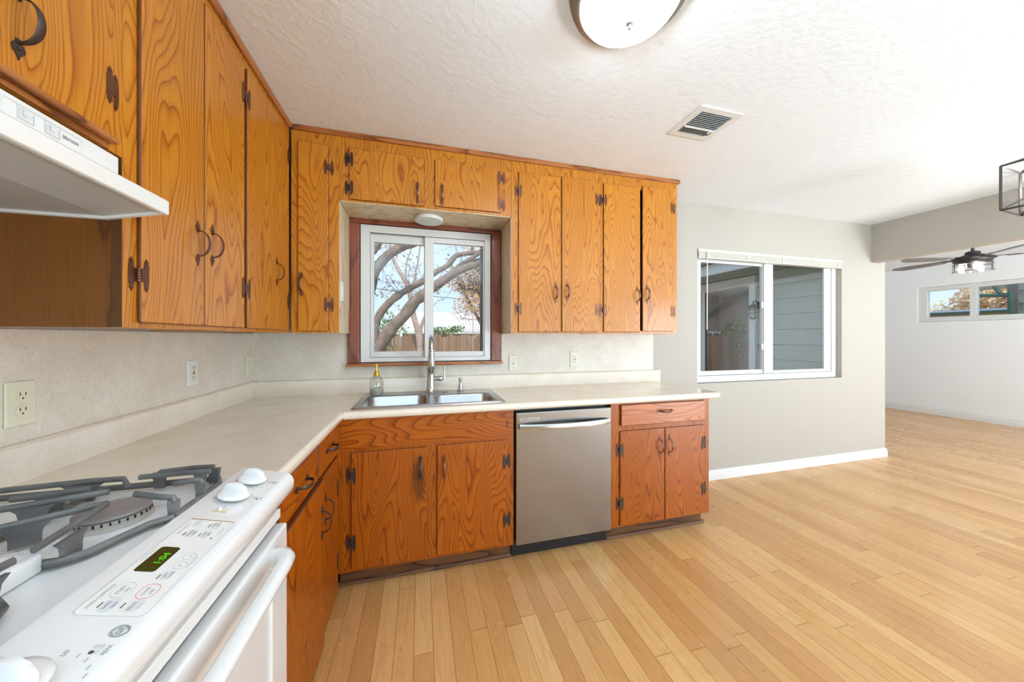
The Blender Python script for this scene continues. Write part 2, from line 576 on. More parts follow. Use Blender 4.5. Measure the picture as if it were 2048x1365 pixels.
def glass(name, tint=(0.97, 0.99, 0.98, 1), dark=None, boost=1.0):
    m = bpy.data.materials.new(name)
    m.use_nodes = True
    nt = m.node_tree; nt.nodes.clear()
    N = NT(nt)
    out = N.n('ShaderNodeOutputMaterial')
    lw = N.n('ShaderNodeLayerWeight'); lw.inputs['Blend'].default_value = 0.5
    sch = N.math('ADD', N.math('MULTIPLY', N.math('POWER', lw.outputs['Facing'], 5.0), 0.96), 0.04)
    gl = N.n('ShaderNodeBsdfGlossy'); gl.inputs['Roughness'].default_value = 0.0
    tr = N.n('ShaderNodeBsdfTransparent'); tr.inputs[0].default_value = tint
    mx = N.n('ShaderNodeMixShader')
    fac = sch
    if boost != 1.0: fac = N.math('MINIMUM', N.math('MULTIPLY', fac, boost), 1.0)
    N.l(fac, mx.inputs[0])
    if dark:
        df = N.n('ShaderNodeBsdfDiffuse'); df.inputs[0].default_value = dark
        N.l(df.outputs[0], mx.inputs[1])
    else:
        N.l(tr.outputs[0], mx.inputs[1])
    N.l(gl.outputs[0], mx.inputs[2])
    N.l(mx.outputs[0], out.inputs[0])
    return m
M['glass'] = glass('window glass')
M['bottle'] = glass('bottle glass', (0.86, 0.88, 0.86, 1), boost=2.0)
M['shade_glass'] = glass('clear shade glass', (0.95, 0.95, 0.95, 1), boost=1.2)
M['patio_glass'] = glass('dark reflecting glass', dark=(0.035, 0.035, 0.037, 1), boost=7.0)

# ------------------------------------------------------------------ text
def text_into(mb, s, size, origin, X, Y, lift=0.0003, align='CENTER', depth=0.0004, bold=0.0, sx=1.0):
    cu = bpy.data.curves.new('lettering', 'FONT')
    cu.body = s; cu.size = size; cu.align_x = align; cu.align_y = 'CENTER'
    cu.extrude = depth; cu.resolution_u = 2; cu.offset = bold
    o = bpy.data.objects.new('lettering', cu)
    COL.objects.link(o)
    bpy.context.view_layer.update()
    dg = bpy.context.evaluated_depsgraph_get()
    me = bpy.data.meshes.new_from_object(o.evaluated_get(dg))
    X = Vector(X).normalized(); Y = Vector(Y).normalized(); Z = X.cross(Y)
    og = Vector(origin) + Z*lift
    vs = [mb.v(og + X*v.co.x*sx + Y*v.co.y + Z*v.co.z) for v in me.vertices]
    for p in me.polygons:
        mb.face([vs[i] for i in p.vertices])
    bpy.data.objects.remove(o); bpy.data.curves.remove(cu); bpy.data.meshes.remove(me)

# ================================================================== THE ROOM
CZ = 2.436
BW = 2.42           # inner face of the sink wall
fl = MB(); fl.box(-1.14, 4.765, -2.7, 2.5, -0.06, 0); fl.box(4.765, 8.3, -2.7, 5.9, -0.06, 0)
struct('floor', fl, M['floor'])
ce = MB(); ce.box(-1.14, 4.765, -2.7, 2.56, CZ, CZ+0.12); ce.box(4.765, 8.3, -2.7, 5.9, CZ, CZ+0.12)
struct('ceiling', ce, M['ceil'])
struct('wall_left', MB().holes('x', -1.14, -1.0, -2.7, 2.56, 0, CZ, [(-2.00, -0.50, 0.85, 2.12)]), M['wall'])
W1 = (-0.385, 0.495, 1.092, 2.012)
W2 = (2.335, 4.117, 0.853, 2.037)
struct('wall_back', MB().holes('y', BW, 2.56, -1.0, 4.765, 0, CZ, [W1, W2]), M['wall'])
struct('wall_rear', MB().holes('y', -2.7, -2.6, -1.0, 8.2, 0, CZ, [(1.6, 4.4, 0.30, 2.15), (4.95, 6.55, 0.05, 2.05)]), M['wall'])
struct('wall_lintel', MB().box(4.55, 4.668, -2.6, BW, 2.044, CZ), M['wall'])
W3 = (1.75, 3.70, 1.512, 2.085)
struct('wall_far', MB().holes('x', 8.09, 8.24, -2.6, 5.8, 0, CZ, [W3]), M['wall_far'])
struct('wall_end', MB().box(4.6, 8.2, 5.8, 5.9, 0, CZ), M['wall_far'])
struct('wall_side', MB().holes('x', 4.64, 4.765, 2.56, 5.8, 0, CZ, [(3.80, 5.62, 0.0, 2.03)]), M['wall_far'])

def baseboard_profile(t, h):
    return [(0, 0), (t, 0), (t, h*0.55), (t*0.72, h*0.62), (t*0.72, h*0.78), (t*0.4, h*0.84), (t*0.4, h*0.97), (0, h)]
bb = MB(lambda p: Vector((p[1], BW - p[0], p[2])))
bb.prism(baseboard_profile(0.018, 0.085), 'xz', 1.852, 4.775)
struct('baseboard_back', bb, M['white'])
bb = MB(lambda p: Vector((8.09 - p[0], p[1], p[2])))
bb.prism(baseboard_profile(0.018, 0.105), 'xz', -2.6, 5.8)
struct('baseboard_far', bb, M['white'])

# made-up windows behind the camera, added to let the fill light in
def simple_window(name, x0, x1, y0, y1, z0, z1, w=0.06):
    mb = MB()
    mb.holes('y', y0, y1, x0, x1, z0, z1, [(x0+w, (x0+x1)/2-w/2, z0+w, z1-w), ((x0+x1)/2+w/2, x1-w, z0+w, z1-w)])
    return struct(name, mb, M['vinyl'])
simple_window('fill_window_4', 1.6, 4.4, -2.69, -2.63, 0.30, 2.15)
wv = MB(); wv.holes('x', -1.13, -1.07, -2.0, -0.5, 0.85, 2.12, [(-1.94, -1.28, 0.91, 2.06), (-1.22, -0.56, 0.91, 2.06)])
struct('fill_window_6', wv, M['vinyl'])
simple_window('fill_window_5', 4.95, 6.55, -2.69, -2.63, 0.05, 2.05)

# ------------------------------------------------------------------ window over the sink
def sub(name, mb, mat, parent, smooth=None):
    return mb.build(name, mat, parent, smooth=smooth)
w1 = MB()
x0, x1, z0, z1 = W1
w1.holes('y', 2.405, 2.50, x0+0.005, x1-0.005, z0+0.005, z1-0.005, [(x0+0.062, x1-0.047, z0+0.032, z1-0.052)])
w1.holes('y', 2.412, 2.426, x0+0.045, x1-0.035, z0+0.022, z1-0.04, [(x0+0.062, x1-0.047, z0+0.032, z1-0.052)])
win1 = struct('window_1', w1, M['vinyl'])
s = MB(); s.holes('y', 2.443, 2.475, -0.323, 0.066, 1.126, 1.958, [(-0.304, 0.0245, 1.163, 1.907)])
sub('sash', s, M['vinyl'], win1)
s = MB(); s.holes('y', 2.416, 2.4425, 0.030, 0.067, 1.126, 1.958, []); s.holes('y', 2.416, 2.4425, 0.067, 0.450, 1.126, 1.958, [(0.0885, 0.4395, 1.160, 1.9215)])
sub('sash', s, M['vinyl'], win1)
sub('pane', MB().box(-0.303, 0.024, 2.456, 2.460, 1.164, 1.906), M['glass'], win1)
sub('pane', MB().box(0.089, 0.439, 2.438, 2.442, 1.161, 1.921), M['glass'], win1)
s = MB(); s.box(0.428, 0.440, 2.45, 2.49, 1.13, 1.95)
sub('screen_track', s, M['print_dark'], win1)
cs = MB()
cs.box(-0.455, -0.386, 2.392, BW, 1.09, 2.012, 0.004); cs.box(0.496, 0.566, 2.392, BW, 1.09, 2.012, 0.004)
struct('trim_1', cs, M['casing'])
cs = MB(); cs.box(-0.446, 0.566, 2.392, BW, 2.0125, 2.044, 0.003); cs.box(-0.446, 0.566, 2.386, 2.392, 2.03, 2.044, 0.002)
struct('trim_2', cs, M['casing_x'])
struct('trim_3', MB().box(-0.461, 0.575, 2.365, BW, 1.069, 1.0895, 0.004), M['crown_x'])

# ------------------------------------------------------------------ window with the raised blind
x0, x1, z0, z1 = W2
w2 = MB()
w2.holes('y', 2.468, 2.545, x0+0.003, x1-0.002, z0+0.003, z1-0.003, [(x0+0.06, x1-0.062, z0+0.058, z1-0.055)])
win2 = struct('window_2', w2, M['vinyl'])
s = MB(); s.holes('y', 2.490, 2.515, 2.40, 3.235, 0.915, 1.978, [(2.44, 3.158, 0.953, 1.94)])
sub('sash', s, M['vinyl'], win2)
s = MB(); s.holes('y', 2.475, 2.489, 3.165, 4.05, 0.915, 1.978, [(3.275, 3.955, 0.942, 1.962)])
sub('sash', s, M['vinyl'], win2)
sub('pane', MB().box(2.441, 3.157, 2.500, 2.504, 0.954, 1.939), M['glass'], win2)
sub('pane', MB().box(3.276, 3.954, 2.480, 2.484, 0.943, 1.961), M['glass'], win2)
for z in (1.17, 1.57):
    sub('latch', MB().box(3.14, 3.164, 2.478, 2.4895, z-0.03, z+0.03, 0.004), M['vinyl'], win2)
bl = thing('window_blind', (3.2, 2.43, 2.0), 'raised white slatted blind bunched up at the top of the wide sliding window', 'blind')
b = MB(); b.box(2.337, 4.115, 2.408, 2.448, 2.010, 2.036, 0.003)
b.build('headrail', M['blind'], bl)
b = MB()
for i in range(8): b.box(2.345, 4.105, 2.412, 2.445, 1.970+i*0.005, 1.9735+i*0.005)
b.build('slat_stack', M['blind'], bl)
MB().box(2.342, 4.108, 2.410, 2.447, 1.955, 1.968, 0.003).build('bottom_rail', M['blind'], bl)
MB().tube([(2.425, 2.402, 2.012), (2.423, 2.403, 1.33)], 0.0045, 6).build('wand', M['white'], bl)
for x in (2.43, 2.89, 3.32, 3.70, 4.06):
    MB().box(x-0.009, x+0.009, 2.4075, 2.4115, 1.955, 2.012).build('ladder_tape', M['vinyl'], bl)

# ------------------------------------------------------------------ far window
w3 = MB()
w3.holes('x', 8.115, 8.20, W3[0]+0.003, W3[1]-0.003, W3[2]+0.003, W3[3]-0.003, [(W3[0]+0.06, 3.085, 1.59, 2.02), (3.145, 3.60, 1.59, 2.02)])
win3 = struct('window_3', w3, M['vinyl'])
sub('pane', MB().box(8.15, 8.154, 1.811, 3.084, 1.591, 2.019), M['glass'], win3)
sub('pane', MB().box(8.15, 8.154, 3.146, 3.599, 1.591, 2.019), M['glass'], win3)

# ================================================================== HARDWARE (shared meshes)
def mesh_of(mb, name, mat, smooth=40):
    bmesh.ops.recalc_face_normals(mb.bm, faces=mb.bm.faces)
    me = bpy.data.meshes.new(name)
    mb.bm.to_mesh(me); mb.bm.free()
    me.materials.append(mat)
    me.shade_smooth()
    me.set_sharp_from_angle(angle=math.radians(smooth))
    return me

def spade(cz, s, h=0.030, w=0.011):
    # pointed heart-shaped plate outline in xz, tip pointing s (+1 up / -1 down)
    P = [(0, h), (0.25*w, 0.72*h), (0.8*w, 0.52*h), (w, 0.28*h), (0.75*w, 0.06*h), (0.42*w, 0), (0.36*w, -0.25*h)]
    P = P + [(-x, z) for x, z in P[::-1] if x > 0]
    return [(x, cz + s*z) for x, z in P]

def handle_mesh(mat, name):
    mb = MB()
    for s_ in (1, -1):
        mb.prism(spade(s_*0.042, s_), 'xz', -0.0025, 0.0)
        mb.lathe([(0.0035, 0), (0.0032, -0.002), (0.0015, -0.003)], (0, -0.0025, s_*0.050), 8, 'y')
    pts, fl_ = [], []
    for i in range(17):
        a = PI*i/16
        pts.append((0, -0.002 - 0.031*math.sin(a)**0.85, 0.041*math.cos(a)))
        w = 0.0038 + 0.0042*math.sin(a)
        fl_.append((w, 0.0020))
    mb.tube(pts, 0.003, 8, flat=fl_, up=(1, 0, 0))
    return mesh_of(mb, name, mat)
H_COP = handle_mesh(M['copper'], 'handle_copper')
H_IRON = handle_mesh(M['iron'], 'handle_iron')

def hinge_mesh(mat, name):
    mb = MB()
    def leaf(cx, y0, y1, hw=0.0075, hh=0.043):
        P = [(0, hh), (hw*0.35, hh*0.88), (hw*0.8, hh*0.78), (hw*0.65, hh*0.64), (hw, hh*0.52)]
        P = P + [(x, -z) for x, z in P[::-1]]
        P = P + [(-x, z) for x, z in P[::-1] if x > 0]
        mb.prism([(cx+x, z) for x, z in P], 'xz', y0, y1)
        for z in (hh*0.76, -hh*0.76):
            mb.lathe([(0.003, 0), (0.0026, -0.0016)], (cx, y0, z), 8, 'y')
    leaf(0.0155, -0.0135, -0.0112)
    leaf(-0.0155, -0.0024, 0.0)
    mb.box(0.002, 0.012, -0.0132, -0.0114, -0.017, 0.017)
    mb.box(-0.012, -0.003, -0.0022, -0.0002, -0.017, 0.017)
    for i in range(5):
        z = -0.017 + i*0.0068
        mb.lathe([(0.0036, 0), (0.0044, 0.001), (0.0044, 0.0055), (0.0036, 0.0064)], (-0.0012, -0.0075, z), 8)
    return mesh_of(mb, name, mat)
HG_IRON = hinge_mesh(M['iron'], 'hinge_iron')
HG_COP = hinge_mesh(M['copper'], 'hinge_copper')

LID = math.radians(90)
class Run:
    """a wall the cabinets stand against: maps (along, depth from the face, height) to the room"""
    def __init__(s, kind, f):
        s.left = kind == 'left'
        s.map = left_map(f) if s.left else back_map(f)
        s.rz = LID if s.left else 0.0

def add_handle(run, door, u, z, horiz=False, me=None, d=-0.011):
    rot = (0, LID if horiz else 0, run.rz)
    return inst('pull' if horiz else 'handle', me or H_COP, door, run.map((u, d, z)), rot)

def add_hinge(run, door, u, z, side, me=None):
    return inst('hinge', me or HG_COP, door, run.map((u, 0, z)), (0, 0 if side == 'L' else PI, run.rz))

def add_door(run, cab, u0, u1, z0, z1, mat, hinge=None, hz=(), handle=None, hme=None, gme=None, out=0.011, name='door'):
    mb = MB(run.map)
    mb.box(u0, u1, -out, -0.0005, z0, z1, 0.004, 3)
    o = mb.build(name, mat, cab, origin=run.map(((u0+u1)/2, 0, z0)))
    o.data.materials.append(M['edge'])          # sides and bevels in darker brown, painting in the doors' shadowed outlines
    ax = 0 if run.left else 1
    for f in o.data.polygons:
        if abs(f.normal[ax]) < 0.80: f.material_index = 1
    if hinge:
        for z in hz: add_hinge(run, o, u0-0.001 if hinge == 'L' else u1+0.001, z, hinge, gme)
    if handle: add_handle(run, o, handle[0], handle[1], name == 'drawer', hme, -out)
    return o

def carcass(run, cab, u0, u1, z0, z1, depth, openings, mat, bottom=None, fname='face_frame'):
    mb = MB(run.map)
    mb.holes('y', 0.0, 0.019, u0, u1, z0, z1, openings)
    mb.build(fname, mat, cab)
    mb = MB(run.map)
    t = 0.014
    mb.box(u0, u0+t, 0.0195, depth, z0, z1); mb.box(u1-t, u1, 0.0195, depth, z0, z1)
    mb.box(u0+t, u1-t, 0.0195, depth, z0+0.004, z0+0.004+t); mb.box(u0+t, u1-t, 0.0195, depth, z1-t, z1)
    mb.box(u0+t, u1-t, depth-0.01, depth, z0+0.018, z1-t)
    mb.build('body', mat, cab)

# ================================================================== WALL CABINETS, SINK WALL
RB = Run('back', 2.12)
UZ0, UZ1 = 1.286, 2.412
g_up = 'oak wall cabinets'
c = thing('wall_cabinet', (-0.575, 2.12, UZ0), 'narrow tall oak wall cabinet in the corner beside the sink window, single slim door', 'cabinet', g_up)
carcass(RB, c, -0.69, -0.449, UZ0, UZ1, 0.297, [(-0.645, -0.51, 1.31, 2.335)], M['wood'])
add_door(RB, c, -0.655, -0.501, 1.296, 2.350, M['wood'], 'R', (2.223, 1.446), (-0.637, 1.557), H_COP, HG_COP)
sp = MB(); sp.box(-0.4488, -0.4460, 2.122, 2.391, UZ0, 2.04)
sp.build('side_panel', M['recess'], c)

c = thing('over_window_cabinet', (0.06, 2.12, 2.045), 'short oak wall cabinet bridging above the sink window with two wide low doors', 'cabinet', g_up)
carcass(RB, c, -0.4485, 0.5695, 2.046, UZ1, 0.265, [(-0.385, 0.012, 2.065, 2.338), (0.095, 0.494, 2.075, 2.338)], M['wood'])
add_door(RB, c, -0.395, 0.023, 2.055, 2.350, M['wood'], 'L', (2.284, 2.122), (-0.017, 2.132), H_COP, HG_IRON)
add_door(RB, c, 0.085, 0.503, 2.063, 2.350, M['wood'], 'R', (2.288, 2.115), (0.128, 2.139), H_COP, HG_COP)
MB().box(-0.4445, 0.566, 2.122, 2.385, 2.0415, 2.0455).build('soffit_panel', M['recess'], c)

c = thing('wall_cabinet', (0.9, 2.12, UZ0), 'tall two-door oak wall cabinet directly beside the sink window', 'cabinet', g_up)
carcass(RB, c, 0.571, 1.2165, UZ0, UZ1, 0.297, [(0.63, 0.90, 1.31, 2.33), (0.93, 1.185, 1.31, 2.33)], M['wood'])
add_door(RB, c, 0.617, 0.914, 1.296, 2.341, M['wood'], 'L', (2.216, 1.447), (0.875, 1.559), H_COP, HG_COP)
add_door(RB, c, 0.923, 1.195, 1.298, 2.352, M['wood'], 'R', (2.223, 1.453), (0.960, 1.570), H_COP, HG_COP)
MB().box(0.5680, 0.5708, 2.122, 2.391, UZ0, 2.04).build('side_panel', M['recess'], c)

c = thing('wall_cabinet', (1.54, 2.12, UZ0), 'two-door oak wall cabinet at the open end of the row, dark gap between its doors', 'cabinet', g_up)
carcass(RB, c, 1.2175, 1.858, UZ0, UZ1, 0.297, [(1.25, 1.81, 1.31, 2.335)], M['wood'])
add_door(RB, c, 1.239, 1.534, 1.298, 2.342, M['wood'], 'L', (2.223, 1.453), (1.507, 1.560), H_COP, HG_COP)
add_door(RB, c, 1.553, 1.819, 1.304, 2.361, M['wood'], 'R', (2.226, 1.455), (1.589, 1.575), H_COP, HG_COP)

# ================================================================== WALL CABINETS, RANGE WALL
RL = Run('left', -0.70)
c = thing('wall_cabinet', (-0.70, 1.33, UZ0), 'tall two-door oak wall cabinet between the range hood and the corner cabinet', 'cabinet', g_up)
carcass(RL, c, 1.040, 1.6165, UZ0, UZ1, 0.297, [(1.09, 1.335, 1.31, 2.36), (1.35, 1.60, 1.31, 2.36)], M['wood'])
add_door(RL, c, 1.081, 1.3425, 1.299, 2.372, M['wood'], 'L', (2.25, 1.421), (1.306, 1.563), H_COP, HG_COP)
add_door(RL, c, 1.3455, 1.606, 1.299, 2.372, M['wood'], 'R', (2.25, 1.461), (1.384, 1.576), H_COP, HG_COP)
MB().box(-0.997, -0.7195, 1.0372, 1.0398, UZ0, 1.697).build('side_panel', M['ply'], c)
MB().box(-0.7193, -0.7005, 1.0374, 1.0398, UZ0, 1.697).build('frame_edge', M['kick_z'], c)
c = thing('wall_cabinet', (-0.70, 1.87, UZ0), 'corner oak wall cabinet of the range wall with one wide and one narrow door', 'cabinet', g_up)
carcass(RL, c, 1.6175, 2.119, UZ0, UZ1, 0.297, [(1.64, 1.945, 1.31, 2.36), (1.965, 2.085, 1.31, 2.36)], M['wood'])
add_door(RL, c, 1.629, 1.953, 1.299, 2.372, M['wood'], 'L', (2.25, 1.461), (1.923, 1.587), H_COP, HG_COP)
add_door(RL, c, 1.957, 2.094, 1.299, 2.372, M['wood'], 'R', (2.247, 1.458), None, None, HG_IRON, out=0.007)
c = thing('over_range_cabinet', (-0.70, 0.5, 1.70), 'short oak cabinet above the white range hood with a black ring handle', 'cabinet', g_up)
carcass(RL, c, 0.22, 1.0390, 1.698, UZ1, 0.297, [(0.30, 0.76, 1.74, 2.36), (0.775, 0.99, 1.74, 2.36)], M['wood'])
def lip_door(d, u0, u1):
    mb = MB(RL.map); mb.box(u0, u1, -0.021, 0.0, 1.7125, 1.7245, 0.004, 3)
    mb.build('bottom_lip', M['crown_y'], d)
lip_door(add_door(RL, c, 0.765, 1.003, 1.725, 2.372, M['wood'], 'R', (2.25, 1.842), (0.806, 1.825), H_IRON, HG_COP), 0.765, 1.006)
lip_door(add_door(RL, c, 0.28, 0.760, 1.725, 2.372, M['wood'], 'L', (2.25, 1.842), (0.725, 1.825), H_IRON, HG_COP), 0.28, 0.762)
MB(RL.map).box(0.22, 0.998, -0.004, -0.0003, 1.6985, 1.7105).build('bottom_rail', M['crown_y'], c)
# crown strips
cr = MB()
prof = [(0, 0), (0.010, 0), (0.018, 0.010), (0.018, 0.0235), (0, 0.0235)]
m_ = back_map(2.12)
cr.m = lambda p: Vector((p[1], 2.119 - p[0], 2.412 + p[2]))
cr.prism(prof, 'xz', -0.682, 1.872)
cr.m = lambda p: Vector((1.859 + p[0], p[1], 2.412 + p[2]))
cr.prism(prof, 'xz', 2.12, 2.419)
struct('trim_4', cr, M['crown_x'])
cr = MB(lambda p: Vector((-0.699 + p[0], p[1], 2.412 + p[2])))
cr.prism(prof, 'xz', 0.22, 2.102)
struct('trim_5', cr, M['crown_y'])

# ================================================================== BASE CABINETS
BB = Run('back', 1.82)
BL_ = Run('left', -0.395)
CT0, CT1 = 0.857, 0.895
g_lo = 'oak base cabinets'
c = thing('sink_base_cabinet', (0.06, 1.82, 0), 'amber oak base cabinet under the double sink, water-stained two doors', 'cabinet', g_lo)
carcass(BB, c, -0.394, 0.503, 0.098, 0.700, 0.58, [(-0.32, 0.025, 0.12, 0.68), (0.095, 0.45, 0.12, 0.68)], M['base'])
MB(BB.map).box(-0.394, 0.503, 0, 0.019, 0.7003, CT0-0.001).build('top_rail', M['base_x'], c)
add_door(BB, c, -0.330, 0.035, 0.111, 0.690, M['base_stained'], 'L', (0.578, 0.246), (0.0, 0.583), H_IRON, HG_IRON)
add_door(BB, c, 0.084, 0.461, 0.113, 0.693, M['base'], 'R', (0.572, 0.249), (0.119, 0.577), H_COP, HG_IRON)
MB(BB.map).box(-0.394, 0.503, 0.064, 0.08, 0.0, 0.0975).build('toe_kick', M['kick'], c)
k = MB(); k.prism([(1.884, 0)] + [(1.884-0.016*math.cos(a*PI/12), 0.018*math.sin(a*PI/12)) for a in range(7)], 'yz', -0.41, 0.503)
k.build('shoe_moulding', M['kick'], c)
MB(BB.map).box(0.462, 0.470, -0.0006, 0.0, 0.755, 0.80).build('patch', M['kick'], c)

c = thing('base_cabinet', (1.48, 1.82, 0), 'oak base cabinet at the open counter end with one drawer over two doors', 'cabinet', g_lo)
carcass(BB, c, 1.1165, 1.849, 0.098, CT0-0.001, 0.58, [(1.19, 1.79, 0.73, 0.835), (1.19, 1.785, 0.12, 0.675)], M['base'])
add_door(BB, c, 1.179, 1.804, 0.719, 0.847, M['drawer'], None, (), (1.49, 0.798), H_COP, name='drawer', out=0.016)
add_door(BB, c, 1.174, 1.4945, 0.110, 0.687, M['base'], 'L', (0.571, 0.245), (1.458, 0.575), H_COP, HG_IRON)
add_door(BB, c, 1.4975, 1.801, 0.103, 0.686, M['base'], 'R', (0.567, 0.265), (1.529, 0.574), H_COP, HG_IRON)
MB(BB.map).box(1.1165, 1.846, 0.064, 0.08, 0.0, 0.0975).build('toe_kick', M['kick'], c)
k = MB(); k.prism([(1.884, 0)] + [(1.884-0.016*math.cos(a*PI/12), 0.018*math.sin(a*PI/12)) for a in range(7)], 'yz', 1.1165, 1.862)
k.build('shoe_moulding', M['kick'], c)

c = thing('base_cabinet', (-0.395, 1.43, 0), 'oak base cabinet between the white range and the inner corner, two drawers over two doors', 'cabinet', g_lo)
carcass(BL_, c, 1.050, 1.818, 0.002, CT0-0.001, 0.58, [(1.09, 1.44, 0.73, 0.835), (1.49, 1.79, 0.73, 0.835), (1.09, 1.51, 0.05, 0.67), (1.54, 1.78, 0.05, 0.67)], M['base'])
add_door(BL_, c, 1.078, 1.445, 0.712, 0.843, M['drawer_y'], None, (), (1.262, 0.775), H_IRON, name='drawer', out=0.016)
add_door(BL_, c, 1.478, 1.800, 0.702, 0.843, M['drawer_y'], None, (), (1.645, 0.775), H_IRON, name='drawer', out=0.011)
add_door(BL_, c, 1.075, 1.521, 0.012, 0.690, M['base'], 'L', (0.54, 0.19), (1.482, 0.530), H_IRON, HG_IRON, out=0.020)
add_door(BL_, c, 1.528, 1.792, 0.030, 0.690, M['base'], 'R', (0.54, 0.19), (1.566, 0.541), H_IRON, HG_IRON)

# ================================================================== WORKTOP
SX0, SX1, SY0, SY1 = -0.345, 0.470, 1.850, 2.318        # sink rim
ct = thing('countertop', (-0.4, 2.0, CT0), 'L-shaped sand coloured laminate worktop running from the range round under the window', 'worktop')
mb = MB()
mb.holes('z', CT0, CT1, -0.998, 1.920, 1.812, 2.418, [(SX0+0.012, SX1-0.012, SY0+0.012, SY1-0.012)])
mb.box(-0.998, -0.377, 1.052, 1.812, CT0, CT1)
mb.build('slab', M['counter'], ct)
def nose(y):
    # rounded front edge profile, offset from slab edge outwards, in (out, z)
    return [(0, CT0), (0.010, CT0), (0.014, CT0+0.004)] + [(0.014+0.004*0 - 0.019*(1-math.cos(a)) + 0.0, CT1-0.019+0.019*math.sin(a)) for a in [i*PI/12 for i in range(0, 7)]] + [(0, CT1)]
ed = [(0, CT0), (0.008, CT0), (0.013, CT0+0.006), (0.0145, CT0+0.016), (0.013, CT0+0.027), (0.008, CT1-0.004), (0.001, CT1), (0, CT1)]
mb = MB(lambda p: Vector((p[1], 1.812 - p[0], p[2]))); mb.prism(ed, 'xz', -0.3629, 1.920)
mb.build('edging', M['counter'], ct, smooth=60)
mb = MB(lambda p: Vector((-0.377 + p[0], p[1], p[2]))); mb.prism(ed, 'xz', 1.052, 1.812)
mb.build('edging', M['counter'], ct, smooth=60)
lip = [(0, CT1+0.0002), (0.024, CT1+0.0002), (0.021, CT1+0.006), (0.021, CT1+0.086), (0.016, CT1+0.093), (0, CT1+0.095)]
mb = MB(lambda p: Vector((p[1], 2.4135 - p[0], p[2]))); mb.prism(lip, 'xz', -0.998, 1.935)
mb.build('upstand', M['counter'], ct, smooth=50)
mb = MB(lambda p: Vector((-0.994 + p[0], p[1], p[2]))); mb.prism(lip, 'xz', 1.052, 2.392)
mb.build('upstand', M['counter'], ct, smooth=50)

bs = MB(); bs.holes('y', 2.4145, 2.4195, -0.993, 1.880, CT1+0.0955, 1.292, [(-0.46, 0.575, 1.066, 1.3)])
tag(bs.build('backsplash_panel', M['splash'], origin=(0, 2.417, 0.99)), 'mottled taupe laminate splashback behind the sink', 'backsplash')
bs = MB(); bs.box(-0.9995, -0.9945, 0.10, 2.4140, CT1+0.0955, 1.2825)
tag(bs.build('backsplash_panel', M['splash'], origin=(-0.997, 1.3, 0.99)), 'mottled taupe laminate splashback behind the range', 'backsplash')
bs = MB(); bs.box(-0.994, -0.986, 2.406, 2.414, CT1+0.097, 1.283)
struct('trim_6', bs, M['almond'])

# ================================================================== SINK, TAP, BOTTLE
sk = thing('kitchen_sink', (0.06, 2.08, CT1), 'stainless double bowl sink set into the worktop under the window', 'sink')
cxs, cys = (SX0+SX1)/2, (SY0+SY1)/2
zt = CT1 + 0.006
mb = MB()
B1 = (-0.305, 0.040, 1.885, 2.225); B2 = (0.078, 0.432, 1.885, 2.170)
mb.holes('z', zt-0.0035, zt, SX0+0.010, SX1-0.010, SY0+0.010, SY1-0.010, [B1, B2])
R0 = rrect(cxs, cys, SX1-SX0, SY1-SY0, 0.03, CT1+0.0004)
R1 = rrect(cxs, cys, SX1-SX0-0.004, SY1-SY0-0.004, 0.029, CT1+0.004)
R2 = rrect(cxs, cys, SX1-SX0-0.012, SY1-SY0-0.012, 0.026, CT1+0.0075)
R3 = rrect(cxs, cys, SX1-SX0-0.022, SY1-SY0-0.022, 0.020, zt-0.0005)
mb.loops([R0, R1, R2, R3], False, False)
mb.build('rim', M['sink'], sk, smooth=50)
for (a, b_, c_, d) in (B1, B2):
    mx, my, w, h = (a+b_)/2, (c_+d)/2, b_-a, d-c_
    mb = MB()
    mb.loops([rrect(mx, my, w+0.002, h+0.002, 0.0012, zt-0.001), rrect(mx, my, w-0.004, h-0.004, 0.05, zt-0.0012), rrect(mx, my, w-0.014, h-0.014, 0.055, zt-0.010),
              rrect(mx, my, w-0.026, h-0.026, 0.06, zt-0.15), rrect(mx, my, w-0.06, h-0.06, 0.06, zt-0.175), rrect(mx, my, 0.09, 0.09, 0.0449, zt-0.18)], False, True)
    bo = mb.build('bowl', M['sink'], sk, smooth=60)
    MB().lathe([(0.042, 0.002), (0.040, 0.004), (0.030, 0.003), (0.012, 0.004)], (mx, my, zt-0.18), 20).build('strainer', M['chrome'], bo, smooth=40)
mb = MB(); mb.lathe([(0.018, 0), (0.019, 0.002), (0.014, 0.004)], (0.155, 2.255, zt), 16)
mb.build('hole_cover', M['chrome'], sk, smooth=40)

fx, fy = 0.065, 2.272
zt += 0.0004
fa = thing('kitchen_tap', (fx, fy, zt), 'brushed nickel gooseneck tap standing at the middle of the sink deck', 'tap')
mb = MB(); mb.lathe([(0.035, 0), (0.035, 0.003), (0.029, 0.007), (0.0265, 0.03), (0.025, 0.06), (0.0235, 0.11), (0.0245, 0.150), (0.030, 0.155), (0.031, 0.160), (0.0255, 0.165), (0.0225, 0.175)], (fx, fy, zt), 28)
mb.build('tap_body', M['chrome'], fa, smooth=50)
mb = MB()
pts = [(fx, fy, zt+0.17), (fx, fy, zt+0.25), (fx, fy, zt+0.29)]
rad = [0.0205, 0.0150, 0.0140]
for i in range(1, 13):
    a = PI*i/12
    pts.append((fx, fy - 0.075 + 0.075*math.cos(a), zt+0.29 + 0.072*math.sin(a)))
    rad.append(0.0135)
mb.tube(pts, rad, 14)
mb.build('spout', M['chrome'], fa, smooth=60)
mb = MB(); mb.lathe([(0.0140, 0.002), (0.0165, -0.004), (0.0165, -0.012), (0.0150, -0.016), (0.0175, -0.03), (0.0205, -0.075), (0.0215, -0.105), (0.019, -0.112)], (fx, fy-0.15, zt+0.288), 20)
mb.build('spray_head', M['chrome'], fa, smooth=50)
mb = MB()
